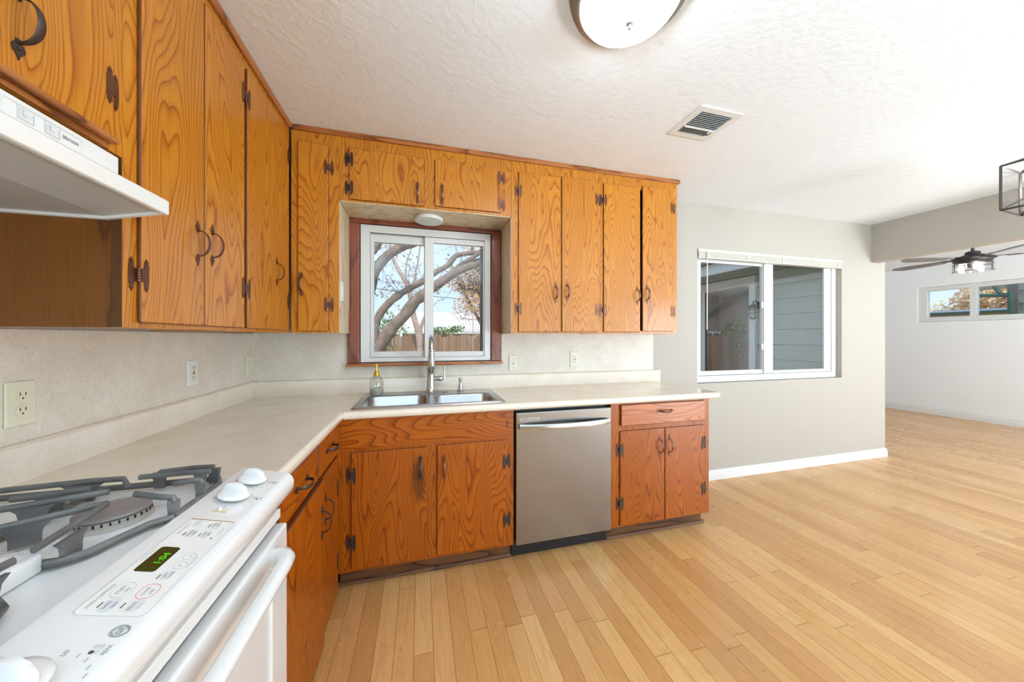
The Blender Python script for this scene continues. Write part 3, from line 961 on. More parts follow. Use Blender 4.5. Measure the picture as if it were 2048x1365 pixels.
mb.lathe([(0.014, 0.018), (0.0145, 0.045), (0.017, 0.050), (0.017, 0.068), (0.0135, 0.074)], (fx, fy, zt+0.088), 18, 'x')
mb.tube([(fx+0.086, fy, zt+0.076), (fx+0.087, fy, zt+0.10), (fx+0.089, fy-0.002, zt+0.172)], [0.0075, 0.006, 0.0052], 10)
mb.tube([(fx+0.070, fy, zt+0.088), (fx+0.088, fy, zt+0.088)], 0.0075, 10)
mb.build('lever', M['chrome'], fa, smooth=50)

sp = thing('side_sprayer', (0.258, 2.262, zt), 'small nickel side spray standing on the sink deck beside the tap', 'sprayer')
MB().lathe([(0.023, 0), (0.023, 0.004), (0.017, 0.008), (0.0155, 0.035), (0.0115, 0.050)], (0.258, 2.262, zt), 20).build('holder', M['chrome'], sp, smooth=50)
MB().lathe([(0.0112, 0.0502), (0.0095, 0.056), (0.0105, 0.066), (0.013, 0.076), (0.0115, 0.086), (0.006, 0.090)], (0.258, 2.262, zt), 18).build('spray_head', M['chrome'], sp, smooth=50)

bo = thing('soap_bottle', (-0.264, 2.205, zt), 'clear glass soap bottle with a gold pump on the sink corner', 'bottle')
bx, by, bz = -0.264, 2.250, zt+0.0005
mb = MB()
mb.lathe([(0.036, 0), (0.0405, 0.006), (0.041, 0.06), (0.040, 0.085), (0.034, 0.103), (0.022, 0.116), (0.015, 0.120), (0.0145, 0.126)], (bx, by, bz), 32, cap1=False)
mb.build('bottle_body', M['bottle'], bo, smooth=60)
MB().lathe([(0.036, 0.003), (0.0382, 0.007), (0.0385, 0.042), (0.0001, 0.0421)], (bx, by, bz), 28).build('soap', flat('clear soap', srgb(206, 208, 202), 0.15), bo, smooth=60)
mb = MB(); mb.lathe([(0.0185, 0.120), (0.019, 0.124), (0.019, 0.136), (0.012, 0.140), (0.0105, 0.150), (0.006, 0.153), (0.0052, 0.178), (0.0085, 0.180), (0.0085, 0.189), (0.004, 0.192)], (bx, by, bz), 20)
mb.tube([(bx, by, bz+0.185), (bx-0.004, by-0.03, bz+0.185), (bx-0.005, by-0.040, bz+0.178)], 0.0038, 8)
mb.build('pump', M['gold'], bo, smooth=50)
MB().tube([(bx, by, bz+0.12), (bx+0.004, by, bz+0.01)], 0.0025, 6).build('dip_tube', M['vinyl'], bo)

# ================================================================== OUTLETS AND SWITCHES
def plate(name, kind, mp, label, cat, loc, w=0.070, h=0.115, plate_mat='almond', body_mat=None):
    t = thing(name, loc, label, cat)
    mb = MB(mp); mb.box(-w/2, w/2, -0.006, 0, -h/2, h/2, 0.003, 2)
    mb.build('cover_plate', M[plate_mat], t)
    bm_ = M[body_mat or plate_mat]
    if kind == 'duplex':
        for s_ in (1, -1):
            mb = MB(mp)
            mb.prism([(0.0165*math.cos(a)*1.0, s_*0.0195 + 0.0145*max(-0.85, min(0.85, math.sin(a)))) for a in [2*PI*i/28 for i in range(28)]], 'xz', -0.0085, -0.0055)
            r = mb.build('receptacle', bm_, t)
            mb = MB(mp)
            for x in (-0.0063, 0.0063): mb.box(x-0.0011, x+0.0011, -0.0088, -0.0084, s_*0.0195+0.0005, s_*0.0195+0.0085)
            mb.lathe([(0.0024, 0), (0.0022, -0.0004)], (0, -0.0084, s_*0.0195-0.0065), 10, 'y')
            mb.build('slots', M['slot'], r)
        MB(mp).lathe([(0.003, -0.0055), (0.0024, -0.0075)], (0, 0, 0), 10, 'y').build('screw', bm_, t)
    elif kind == 'gfci':
        mb = MB(mp); mb.box(-0.0165, 0.0165, -0.0085, -0.0055, -0.033, 0.033, 0.001)
        r = mb.build('receptacle', bm_, t)
        mb = MB(mp)
        for s_ in (1, -1):
            for x in (-0.0063, 0.0063): mb.box(x-0.0011, x+0.0011, -0.0088, -0.0084, s_*0.021-0.002, s_*0.021+0.006)
            mb.lathe([(0.0024, 0), (0.0022, -0.0004)], (0, -0.0084, s_*0.021-0.008), 10, 'y')
        mb.build('slots', M['slot'], r)
        MB(mp).box(-0.005, 0.005, -0.0098, -0.0084, 0.001, 0.006).build('reset_button', M['red'], r)
        MB(mp).box(-0.005, 0.005, -0.0098, -0.0084, -0.006, -0.001).build('test_button', M['black'], r)
        for s_ in (1, -1):
            MB(mp).lathe([(0.0028, -0.0055), (0.0022, -0.0068)], (0, 0, s_*0.048), 10, 'y').build('screw', bm_, t)
    elif kind == 'toggle':
        MB(mp).box(-0.0055, 0.0055, -0.0066, -0.0055, -0.012, 0.012).build('toggle_slot', M['almond'], t)
        mb = MB(mp); mb.prism([(-0.0055, -0.002), (-0.0165, -0.010), (-0.0165, -0.006), (-0.0055, 0.006)], 'yz', -0.0042, 0.0042)
        mb.build('toggle', bm_, t)
        for s_ in (1, -1):
            MB(mp).lathe([(0.0026, -0.0055), (0.0022, -0.0068)], (0, 0, s_*0.030), 10, 'y').build('screw', M['slot'], t)
    elif kind == 'rocker':
        MB(mp).box(-0.0165, 0.0165, -0.009, -0.0055, -0.033, 0.033, 0.0015).build('rocker', bm_, t)
    return t
def on_left(y, z): return lambda p: Vector((-0.9944 - p[1], y + p[0], z + p[2]))
def on_back(x, z): return lambda p: Vector((x + p[0], 2.4144 + p[1], z + p[2]))
plate('power_outlet', 'duplex', on_left(1.166, 1.092), 'almond double power outlet on the splashback behind the range', 'outlet', (-0.994, 1.166, 1.092), 0.070, 0.115)
plate('power_outlet', 'gfci', on_left(1.842, 1.101), 'white safety outlet with red and black buttons on the range wall splashback', 'outlet', (-0.994, 1.842, 1.101), 0.072, 0.115, 'vinyl', 'almond')
plate('light_switch', 'toggle', on_left(2.366, 1.091), 'almond toggle switch tucked into the splashback corner of the range wall', 'switch', (-0.994, 2.366, 1.091))
plate('light_switch', 'toggle', on_back(0.666, 1.070), 'almond toggle switch beside the sink window on the splashback', 'switch', (0.666, 2.414, 1.070))
plate('power_outlet', 'gfci', on_back(1.160, 1.091), 'almond safety outlet on the splashback under the tall wall cabinets', 'outlet', (1.160, 2.414, 1.091), 0.074, 0.115, 'almond', 'almond')
plate('light_switch', 'rocker', lambda p: Vector((-0.4459 - p[1], 2.168 + p[0], 1.530 + p[2])), 'white rocker switch on the cabinet side in the window recess', 'switch', (-0.446, 2.168, 1.53), 0.066, 0.115, 'white', 'white')

# ================================================================== DISHWASHER
dw = thing('dishwasher', (0.813, 1.82, 0), 'brushed stainless steel dishwasher built in under the worktop', 'dishwasher')
DX0, DX1 = 0.514, 1.112
MB().box(0.5055, 1.1145, 1.852, 2.40, 0.095, 0.853).build('tub', M['black'], dw)
MB().box(DX0, DX1, 1.806, 1.848, 0.097, 0.838, 0.005, 3).build('door', M['steel'], dw)
mb = MB()
def bow(x): 
    t = (x-0.531)/(1.094-0.531)
    return 1.806 - 0.014 - 0.040*math.sin(PI*t)**0.8
N_ = 28
rings = []
for i in range(N_+1):
    x = 0.531 + (1.094-0.531)*i/N_
    y = bow(x)
    rings.append([(x, y-0.006, 0.747), (x, y-0.007, 0.752), (x, y-0.007, 0.770), (x, y-0.004, 0.776), (x, y+0.006, 0.776), (x, y+0.008, 0.770), (x, y+0.008, 0.750), (x, y+0.004, 0.747)])
mb.loops(rings)
mb.box(0.531, 0.546, 1.795, 1.8058, 0.750, 0.774); mb.box(1.079, 1.094, 1.795, 1.8058, 0.750, 0.774)
mb.build('door_handle', M['chrome'], dw, smooth=40)
mb = MB(); mb.holes('y', 1.8045, 1.8059, 0.536, 0.650, 0.793, 0.808, [(0.541, 0.645, 0.7965, 0.7990), (0.541, 0.645, 0.8020, 0.8045)])
vt = mb.build('vent', M['chrome'], dw)
MB().box(0.540, 0.646, 1.8052, 1.8058, 0.796, 0.805).build('vent_slot', M['gap'], vt)
MB().box(0.5055, 1.1145, 1.870, 1.885, 0.004, 0.094).build('toe_panel', M['black'], dw)
for x in (0.535, 1.085):
    MB().lathe([(0.006, 0), (0.005, -0.003)], (x, 1.870, 0.070), 12, 'y').build('screw', M['chrome'], dw)

# ================================================================== GAS RANGE
RY0, RY1 = 0.268, 1.042
CKZ = 0.905
rg = thing('gas_range', (-0.68, 0.655, 0), 'white slide-in gas range with sloping front control panel and towel-bar oven handle', 'range')
mb = MB()
mb.box(-0.985, -0.3735, RY0+0.006, RY1-0.006, 0.012, 0.893)
mb.build('body', M['enamel_dull'], rg)
mb = MB(); mb.box(-0.985, -0.4565, RY0, RY1, 0.8935, CKZ, 0.004, 3)
ck = mb.build('cooktop', M['enamel'], rg)
mb = MB(); mb.box(-0.93, -0.552, 0.612, 0.682, CKZ+0.0003, CKZ+0.032, 0.006, 3)
mb.build('bridge_cover', M['enamel'], rg, smooth=40)
# front control panel: bull-nosed section
prof = [(-0.456, 0.893), (-0.456, 0.912), (-0.452, 0.9170), (-0.446, 0.9165), (-0.352, 0.8935), (-0.344, 0.8900), (-0.338, 0.8840), (-0.3345, 0.876), (-0.333, 0.866), (-0.3345, 0.854), (-0.339, 0.843), (-0.346, 0.834), (-0.373, 0.815), (-0.373, 0.893)]
mb = MB(); mb.prism(prof, 'xz', RY0-0.002, RY1+0.002)
pn = mb.build('control_panel', M['enamel'], rg, smooth=35)
PA = math.atan(0.2447)
PX, PY, PZ_ = Vector((0, 1, 0)), Vector((-math.cos(PA), 0, math.sin(PA))), Vector((math.sin(PA), 0, math.cos(PA)))
def pan(x, y, h=0.0):
    return Vector((x, y, 0.9165 - 0.2447*(x + 0.446))) + PZ_*h
def panel_map(x, y):
    o = pan(x, y)
    return lambda p: o + PX*p[0] + PY*p[1] + PZ_*p[2]
# keypad
mb = MB(panel_map(-0.390, 0.672))
mb.loops([rrect(0, 0, 0.232, 0.076, 0.008, 0.0001), rrect(0, 0, 0.231, 0.075, 0.008, 0.0007)])
kp = mb.build('keypad', M['keypad'], rg)
mb = MB(panel_map(-0.390, 0.672))
mb.loops([rrect(0, 0, 0.234, 0.078, 0.009, 0.0001), rrect(0, 0, 0.2345, 0.0785, 0.009, 0.0005), rrect(0, 0, 0.2318, 0.0758, 0.008, 0.0006)], False, False)
mb.build('keypad_edge', M['print_pale'], kp)
mb = MB(panel_map(-0.391, 0.7885)); mb.box(-0.0008, 0.0008, -0.035, 0.035, 0.0003, 0.0011)
mb.build('stained_edge', flat('brown grime', srgb(150, 112, 66), 0.6), kp)
mb = MB(panel_map(-0.405, 0.669)); mb.loops([rrect(0, 0, 0.062, 0.0275, 0.005, 0.0008), rrect(0, 0, 0.061, 0.0265, 0.005, 0.0014)])
ds = mb.build('display', M['display'], kp)
mb = MB()
text_into(mb, '1:04', 0.0135, pan(-0.400, 0.669, 0.0015), PX, PY, 0.0001, sx=1.25)
mb.build('digits', M['digits'], ds)
prn = MB(); dk = MB(); pale = MB()
def ptext(mbx, s_, x, y, size, sx=1.0, h=0.0009):
    text_into(mbx, s_, size, pan(x, y, h), PX, PY, 0.0001, depth=0.0001, sx=sx)
def key(x, y, w, h):
    keys = MB(panel_map(x, y))
    keys.loops([rrect(0, 0, w, h, min(w, h)*0.45, 0.0007), rrect(0, 0, w-0.001, h-0.001, min(w, h)*0.4, 0.0010)])
    keys.build('key', M['keypad_grey'], kp)
def ring(mbx, x, y, w, h, t=0.0007):
    mbx.m = panel_map(x, y)
    mbx.loops([rrect(0, 0, w, h, min(w, h)*0.49, 0.0008), rrect(0, 0, w, h, min(w, h)*0.49, 0.0013), rrect(0, 0, w-2*t, h-2*t, min(w, h)*0.49-t, 0.0013), rrect(0, 0, w-2*t, h-2*t, min(w, h)*0.49-t, 0.0008)], False, False)
    mbx.m = ident
def key_ring(mat, x, y, w, h):
    mbx = MB(); ring(mbx, x, y, w, h); mbx.build('key_outline', mat, kp)
def dial_mark(x, y):
    mbx = MB(); ring(mbx, x, y, 0.0044, 0.0044, 0.0005); mbx.build('dial_mark', M['print_pale'], rg)
def dash(x, y, l=0.0095):
    dk.m = panel_map(x, y); dk.box(-l/2, l/2, -0.0006, 0.0006, 0.0008, 0.0013); dk.m = ident
ptext(prn, 'OVEN CONTROLS', -0.4185, 0.5875, 0.0054)
key(-0.398, 0.572, 0.026, 0.016); ptext(prn, 'BAKE', -0.4015, 0.572, 0.0058, h=0.0012); ptext(prn, 'TEMP', -0.394, 0.572, 0.0050, h=0.0012); dash(-0.4085, 0.572)
key(-0.372, 0.572, 0.026, 0.018); ptext(prn, 'BROIL', -0.3745, 0.572, 0.0058, h=0.0012); ptext(pale, 'HI/LO', -0.367, 0.572, 0.0045, h=0.0012); dash(-0.3845, 0.572)
key_ring(M['print_pale'], -0.4025, 0.600, 0.030, 0.021); ptext(prn, 'START', -0.4055, 0.600, 0.0058); ptext(prn, 'ON', -0.3985, 0.600, 0.0058)
key_ring(M['print_red'], -0.374, 0.599, 0.030, 0.021); ptext(prn, 'CLEAR', -0.377, 0.599, 0.0056); ptext(prn, 'OFF', -0.370, 0.599, 0.0056)
key(-0.372, 0.633, 0.022, 0.014); ptext(prn, 'SELF', -0.3745, 0.633, 0.005, h=0.0012); ptext(prn, 'CLEAN', -0.368, 0.633, 0.005, h=0.0012); dash(-0.3805, 0.629)
key_ring(M['print_pale'], -0.369, 0.656, 0.018, 0.017); ptext(prn, '+', -0.369, 0.656, 0.010)
key_ring(M['print_pale'], -0.369, 0.679, 0.018, 0.017); ptext(prn, '-', -0.369, 0.679, 0.012)
ptext(pale, 'HOUR/MIN/TEMP', -0.3585, 0.666, 0.0035)
ptext(pale, 'CLOCK CONTROLS', -0.4225, 0.678, 0.0036)
ptext(pale, 'TIMED CONTROLS', -0.4185, 0.755, 0.0045)
key(-0.408, 0.775, 0.022, 0.013); ptext(pale, 'CLOCK', -0.408, 0.775, 0.0045, h=0.0012)
key(-0.400, 0.742, 0.024, 0.014); ptext(prn, 'KITCHEN', -0.4025, 0.742, 0.0045, h=0.0012); ptext(prn, 'TIMER', -0.3965, 0.742, 0.0045, h=0.0012); dash(-0.4095, 0.739)
key(-0.378, 0.742, 0.024, 0.014); ptext(prn, 'START', -0.3805, 0.742, 0.0045, h=0.0012); ptext(prn, 'TIME', -0.3745, 0.742, 0.0045, h=0.0012); dash(-0.387, 0.739)
key(-0.378, 0.772, 0.024, 0.014); ptext(prn, 'COOK', -0.3805, 0.772, 0.0045, h=0.0012); ptext(prn, 'TIME', -0.3745, 0.772, 0.0045, h=0.0012); dash(-0.387, 0.769)
dk.m = panel_map(-0.3655, 0.731); dk.lathe([(0.0016, 0.0008), (0.0014, 0.0013)], (0, 0, 0), 10); dk.m = ident
ptext(pale, 'OVEN LIGHT', -0.3615, 0.755, 0.0038)
# burner markings round the knobs
def dial(kx, ky, word, solid):
    ptext(pale, 'LITE', kx-0.030, ky+0.012, 0.0042)
    ptext(prn, 'OFF', kx-0.031, ky-0.004, 0.0042)
    ptext(prn, 'HI', kx-0.024, ky+0.026, 0.0046)
    ptext(prn, 'LO', kx+0.014, ky+0.031, 0.0046) if False else None
    for i in range(7):
        a = math.radians(-20 - i*26)
        dk2 = prn
        dk2.m = panel_map(kx - 0.036*math.sin(a)*1.0, ky + 0.036*math.cos(a)); dk2.box(-0.0022, 0.0022, -0.0005, 0.0005, 0.0002, 0.0006); dk2.m = ident
    for i in range(4):
        rx, ry = kx+0.037+0.005*(i//2), ky+0.008+0.006*(i % 2)
        if i == solid:
            dk.m = panel_map(rx, ry); dk.lathe([(0.0021, 0.0002), (0.002, 0.0007)], (0, 0, 0), 10); dk.m = ident
        else: dial_mark(rx, ry)
    ptext(prn, word, kx+0.049, ky+0.012, 0.0048)
KN = [(-0.4, 0.965, 'FRONT', 3), (-0.4, 0.880, 'REAR', 2), (-0.4, 0.455, 'REAR', 0), (-0.4, 0.365, 'FRONT', 1)]
dial(-0.4, 0.965, 'FRONT', 3); dial(-0.4, 0.880, 'REAR', 2)
ptext(prn, 'LO', -0.389, 0.502, 0.0062)
for (x, y, s_) in ((-0.3752, 0.4991, '1'), (-0.3644, 0.4934, '2'), (-0.356, 0.4849, '3'), (-0.3517, 0.4751, '4')):
    prn.m = panel_map(x, y); prn.box(-0.0026, 0.0026, -0.0005, 0.0005, 0.0002, 0.0006); prn.m = ident
dk.m = panel_map(-0.3674, 0.5035); dk.lathe([(0.0024, 0.0002), (0.0022, 0.0007)], (0, 0, 0), 12); dk.m = ident
for (x, y) in ((-0.3625, 0.5035), (-0.3675, 0.5105), (-0.3625, 0.511)): dial_mark(x, y)
ptext(prn, 'REAR', -0.3551, 0.506, 0.0056)
# round maker's emblem: ring with four inner swirls and a script monogram
ring(prn, -0.3605, 0.5325, 0.0180, 0.0180, 0.0016)
for i in range(4):
    a0 = PI/4 + i*PI/2
    pp = []
    for j in range(9):
        a = a0 - 0.55 + 1.1*j/8
        pp.append(pan(-0.3605 - 0.0070*math.sin(a), 0.5325 + 0.0070*math.cos(a), 0.0006))
    prn.tube(pp, 0.0006, 5)
text_into(prn, 'GE', 0.0082, pan(-0.3605, 0.5325, 0.0006), PX, PY, 0.0001, depth=0.0001, bold=0.0002)
prn.build('lettering', M['print'], rg, recalc=False)
pale.build('lettering', M['print_pale'], rg, recalc=False)
dk.build('indicator_marks', M['print_dark'], rg)
# oven lock slider
mb = MB(panel_map(-0.397, 0.829)); mb.box(-0.007, 0.007, -0.012, 0.012, 0.0002, 0.001)
ls = mb.build('lock_slot', M['almond'], rg)
mb = MB(panel_map(-0.397, 0.829)); mb.box(-0.0085, -0.007, -0.012, 0.012, 0.0002, 0.0011)
mb.build('slot_edge', flat('yellowed edge', srgb(196, 160, 104), 0.5), ls)
mb = MB(panel_map(-0.400, 0.829)); mb.lathe([(0.004, 0.001), (0.0036, 0.005), (0.0015, 0.006)], (0, 0, 0), 12)
mb.build('lock_slider', M['vinyl'], ls, smooth=40)
# knobs
def knob(x, y, turn):
    base = pan(x, y, 0.0003)
    ca, sa = math.cos(turn), math.sin(turn)
    U = PX*ca + PY*sa; V = PY*ca - PX*sa
    mp = lambda p: base + U*p[0] + V*p[1] + PZ_*p[2]
    mb = MB(mp)
    mb.lathe([(0.024, 0.007), (0.0295, 0.008), (0.0305, 0.011), (0.0290, 0.0135), (0.020, 0.0150), (0.008, 0.0155)], (0, 0, 0), 32)
    kb = mb.build('knob', M['enamel'], rg, smooth=50)
    mb = MB(mp)
    rings = []
    for i in range(15):
        t = -1 + 2*i/14
        q = math.sqrt(max(0.0, 1 - t*t))
        hgt = 0.0015 + 0.022*q**0.9
        w = 0.0030 + 0.0035*q**0.5
        xx = t*0.0290
        zb = 0.0115
        rings.append([(xx, -w*1.05, zb), (xx, -w*0.95, zb+hgt*0.75), (xx, -w*0.55, zb+hgt), (xx, w*0.55, zb+hgt), (xx, w*0.95, zb+hgt*0.75), (xx, w*1.05, zb)])
    mb.loops(rings)
    mb.build('knob_grip', M['enamel'], kb, smooth=60)
    mb = MB(mp); mb.lathe([(0.0075, 0), (0.0075, 0.008)], (0, 0, 0), 14)
    mb.build('knob_stem', M['slot'], kb)
for (x, y, w_, s_) in KN: knob(x, y, math.radians(-105))
# burners and grates
def burner(x, y, r):
    mb = MB(); mb.lathe([(r*1.02, 0.0003), (r*1.02, 0.008), (r*0.92, 0.010), (r*0.94, 0.016), (r*0.80, 0.018)], (x, y, CKZ), 40)
    b_ = mb.build('burner', M['burner_body'], rg, smooth=40)
    mb = MB(); mb.lathe([(r*0.92, 0.0182), (r*0.97, 0.020), (r*0.97, 0.024), (r*0.90, 0.0255), (r*0.5, 0.0265), (r*0.1, 0.0267)], (x, y, CKZ), 40)
    mb.build('burner_cap', M['burner'], b_, smooth=40)
    mb = MB()
    for i in range(30):
        a = 2*PI*i/30
        ca, sa = math.cos(a), math.sin(a)
        mb.m = lambda p, ca=ca, sa=sa: Vector((x + ca*p[0] - sa*p[1], y + sa*p[0] + ca*p[1], p[2]))
        mb.box(r*0.935, r*0.962, -0.0012, 0.0012, CKZ+0.0105, CKZ+0.0158)
    mb.build('flame_port', M['gap'], b_)
for (x, y, r) in ((-0.575, 0.835, 0.054), (-0.575, 0.445, 0.054), (-0.815, 0.835, 0.046), (-0.815, 0.445, 0.046)): burner(x, y, r)
def bar(mb, pts, w=0.010, h=0.012):
    mb.tube(pts, 1, 8, flat=(h*0.55, w*0.55), up=(0, 0, 1))
GT = CKZ + 0.046
def leg(mb, x, y, dx, dy, top=GT-0.004, bot=CKZ+0.006, w0=0.026, w1=0.017, t=0.0065):
    # a flat tapering web standing on the base ring, along (dx,dy)
    d = Vector((dx, dy, 0)).normalized(); n = Vector((-d.y, d.x, 0))
    def P(u, z, s_): return Vector((x, y, z)) + d*u + n*s_*t/2
    for a in (0,):
        A = [(-w1/2, bot), (w1/2, bot), (w1/2*1.02, bot+(top-bot)*0.45), (w1/2*1.15, bot+(top-bot)*0.75), (w0/2*1.25, top), (-w0/2*1.25, top), (-w1/2*1.15, bot+(top-bot)*0.75), (-w1/2*1.02, bot+(top-bot)*0.45)]
        f0 = [mb.v(P(u, z, 1)) for u, z in A]; f1 = [mb.v(P(u, z, -1)) for u, z in A]
        mb.face(f0); mb.face(f1[::-1])
        for i in range(len(A)):
            mb.face([f0[i], f1[i], f1[(i+1) % len(A)], f0[(i+1) % len(A)]])
def grate(fy, mid):
    # fy maps the far grate's y to this grate's y
    mb = MB()
    base = [(-0.457, 0.795), (-0.457, 0.945), (-0.475, 0.985), (-0.925, 0.985), (-0.945, 0.965), (-0.945, 0.705), (-0.925, 0.685), (-0.535, 0.683), (-0.515, 0.700), (-0.483, 0.775), (-0.457, 0.795)]
    zb = CKZ + 0.011
    bar(mb, [(x, fy(y), zb) for x, y in base], 0.012, 0.013)
    bar(mb, [(-0.695, fy(0.684), zb), (-0.695, fy(0.985), zb)], 0.012, 0.012)
    T = []
    T.append([(-0.565, 0.806, 0), (-0.555, 0.74, 0.0), (-0.542, 0.655, 0.002)])
    T.append([(-0.565, 0.806, 0), (-0.615, 0.776, 0.0), (-0.66, 0.747, 0.0), (-0.72, 0.715, -0.004)])
    T.append([(-0.604, 0.867, 0.0), (-0.66, 0.85, 0.0), (-0.73, 0.827, 0.0), (-0.765, 0.822, 0)])
    T.append([(-0.650, 0.888, 0.002), (-0.70, 0.886, -0.002), (-0.765, 0.884, -0.004)])
    T.append([(-0.605, 0.912, -0.006), (-0.625, 0.932, 0.002), (-0.68, 0.935, 0.002), (-0.81, 0.930, 0.0), (-0.90, 0.928, -0.004)])
    T.append([(-0.470, 0.938, 0.0), (-0.52, 0.941, 0.0), (-0.605, 0.944, -0.002)])
    T.append([(-0.478, 0.968, 0.0), (-0.52, 0.972, 0.0), (-0.585, 0.975, -0.004), (-0.600, 0.978, -0.018)])
    T.append([(-0.458, 0.800, -0.008), (-0.462, 0.802, 0.000), (-0.488, 0.808, 0.002), (-0.535, 0.824, 0.006)])
    T.append([(-0.458, 0.885, -0.008), (-0.462, 0.885, 0.0), (-0.480, 0.885, 0.0), (-0.508, 0.885, -0.003)])
    T.append([(-0.930, 0.835, -0.004), (-0.88, 0.835, 0), (-0.85, 0.835, 0)])
    T.append([(-0.815, 0.70, -0.004), (-0.815, 0.76, 0), (-0.815, 0.80, 0)])
    for t in T:
        bar(mb, [(x, fy(y), GT + z) for x, y, z in t], 0.0085, 0.011)
    s_ = 1 if fy(1) > fy(0) else -1
    for (x, y, dx, dy, w0) in ((-0.535, 0.700, -0.1, 1, 0.045), (-0.640, 0.760, -0.8, -0.5, 0.045), (-0.695, 0.838, 1, 0.2, 0.045), (-0.705, 0.886, 1, 0, 0.05), (-0.695, 0.934, 1, 0, 0.055),
                               (-0.490, 0.940, 1, 0, 0.020), (-0.585, 0.972, 1, 0, 0.022), (-0.478, 0.970, 1, 0, 0.02), (-0.461, 0.802, 1, 0.2, 0.014), (-0.461, 0.885, 1, 0, 0.014), (-0.932, 0.835, 1, 0, 0.03), (-0.815, 0.695, 0, 1, 0.03)):
        leg(mb, x, fy(y), dx, dy*s_, w0=w0, w1=w0*0.55+0.008)
    mb.build('grate', M['grate'], rg, smooth=45)
grate(lambda y: y, 0.825)
grate(lambda y: 1.284 - y, 0.455)
# oven door
mb = MB(); mb.box(-0.3725, -0.3600, RY0+0.012, RY1-0.012, 0.782, 0.806, 0.002)
mb.build('vent_trim', M['enamel_dull'], rg)
mb = MB(); mb.box(-0.3732, -0.3722, RY0+0.012, RY1-0.012, 0.770, 0.7815)
mb.build('vent_gap', M['gap'], rg)
mb = MB()
mb.holes('x', -0.3730, -0.3440, RY0+0.012, RY1-0.012, 0.215, 0.768, [(RY0+0.11, RY1-0.11, 0.27, 0.655)])
dr = mb.build('oven_door', M['enamel'], rg)
es = dr.modifiers.new('edge', 'BEVEL'); es.width = 0.006; es.segments = 3; es.limit_method = 'ANGLE'
def mesh_pattern():
    m, nt, b = newmat('dotted oven glass')
    N = NT(nt)
    tc = N.n('ShaderNodeTexCoord').outputs['Object']
    v = N.n('ShaderNodeTexVoronoi'); v.inputs['Scale'].default_value = 420.0; v.inputs['Randomness'].default_value = 0.0
    N.l(tc, v.inputs['Vector'])
    N.l(N.ramp(v.outputs['Distance'], [(0.28, srgb(120, 120, 122)), (0.4, srgb(216, 216, 216))]), b.inputs['Base Color'])
    b.inputs['Roughness'].default_value = 0.2
    return m
MB().box(-0.366, -0.350, RY0+0.1105, RY1-0.1105, 0.2705, 0.6545).build('door_window', mesh_pattern(), dr)
HX, HZ = -0.305, 0.733
mb = MB()
ya, yb = 0.40, 0.905
pts = [(-0.344, yb+0.035, HZ-0.010), (-0.334, yb+0.034, HZ-0.008), (-0.318, yb+0.026, HZ-0.003), (-0.308, yb+0.010, HZ), (HX, yb-0.02, HZ)]
pts += [(HX, yb-0.02-(yb-ya-0.04)*i/6, HZ) for i in range(1, 7)]
pts += [(-0.308, ya-0.010, HZ), (-0.318, ya-0.026, HZ-0.003), (-0.334, ya-0.034, HZ-0.008), (-0.344, ya-0.035, HZ-0.010)]
rr = [0.024, 0.023, 0.021, 0.0185, 0.017] + [0.0165]*6 + [0.0185, 0.021, 0.023, 0.024]
mb.tube(pts, rr, 18)
mb.build('door_handle', M['enamel'], dr, smooth=60)
MB().box(-0.3732, -0.348, RY0+0.012, RY1-0.012, 0.03, 0.205, 0.004).build('storage_drawer', M['enamel'], rg)

# ================================================================== RANGE HOOD
hd = thing('range_hood', (-0.7, 0.65, 1.60), 'white under-cabinet range hood above the gas range', 'hood')
HY0, HY1 = 0.276, 1.0367
mb = MB(); mb.box(-0.985, -0.6955, HY0+0.012, 1.0235, 1.600, 1.690, 0.002)
mb.build('housing', M['enamel_dull'], hd)
# flared lip
mb = MB()
mb.prism([(-0.6950, 1.650), (-0.6952, 1.600), (-0.985, 1.600), (-0.985, 1.566), (-0.985, 1.598), (-0.6, 1.598)], 'xz', 0, 0.0001) if False else None
sec = [(-0.6950, 1.648), (-0.612, 1.604), (-0.606, 1.599), (-0.606, 1.568), (-0.609, 1.566), (-0.618, 1.566), (-0.618, 1.592), (-0.690, 1.632), (-0.6950, 1.632)]
mb.prism(sec, 'xz', HY0, HY1)
for (a, b_) in ((HY0, HY0+0.010), (HY1-0.010, HY1)):
    mb.prism([(-0.985, 1.598), (-0.619, 1.598), (-0.619, 1.566), (-0.725, 1.5435), (-0.985, 1.5435)], 'xz', a, b_)
mb.build('lip', M['enamel_dull'], hd, smooth=30)
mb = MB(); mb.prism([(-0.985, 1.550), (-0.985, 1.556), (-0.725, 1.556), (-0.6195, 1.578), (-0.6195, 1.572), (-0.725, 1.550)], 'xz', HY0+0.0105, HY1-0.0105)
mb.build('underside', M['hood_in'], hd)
hm = lambda y, z: (lambda p: Vector((-0.6953 - p[1], y + p[0], z + p[2])))
mb = MB(hm(0.860, 1.6655)); mb.holes('y', -0.0014, 0.0, -0.072, 0.072, -0.0165, 0.0165, [(-0.0695, 0.0695, -0.014, 0.014)])
cp = mb.build('control_frame', M['vinyl'], hd)
for (y, w) in ((0.826, 0.022), (0.872, 0.022)):
    mb = MB(hm(y, 1.667)); mb.holes('y', -0.0012, 0, -0.014, 0.014, -0.012, 0.011, [(-0.012, 0.013, -0.010, 0.011)])
    mb.build('switch_frame', M['print_pale'], cp)
    mb = MB(hm(y, 1.667)); mb.prism([(0, -0.009), (-0.0045, 0.0085), (0, 0.0085)], 'yz', -0.0095, 0.0095)
    mb.build('rocker_switch', M['vinyl'], cp)
    mb = MB(hm(y-0.004, 1.667)); mb.box(-0.004, 0.003, -0.0050, -0.0046, -0.004, 0.006)
    mb.build('switch_mark', M['keypad_grey'], cp)
mb = MB()
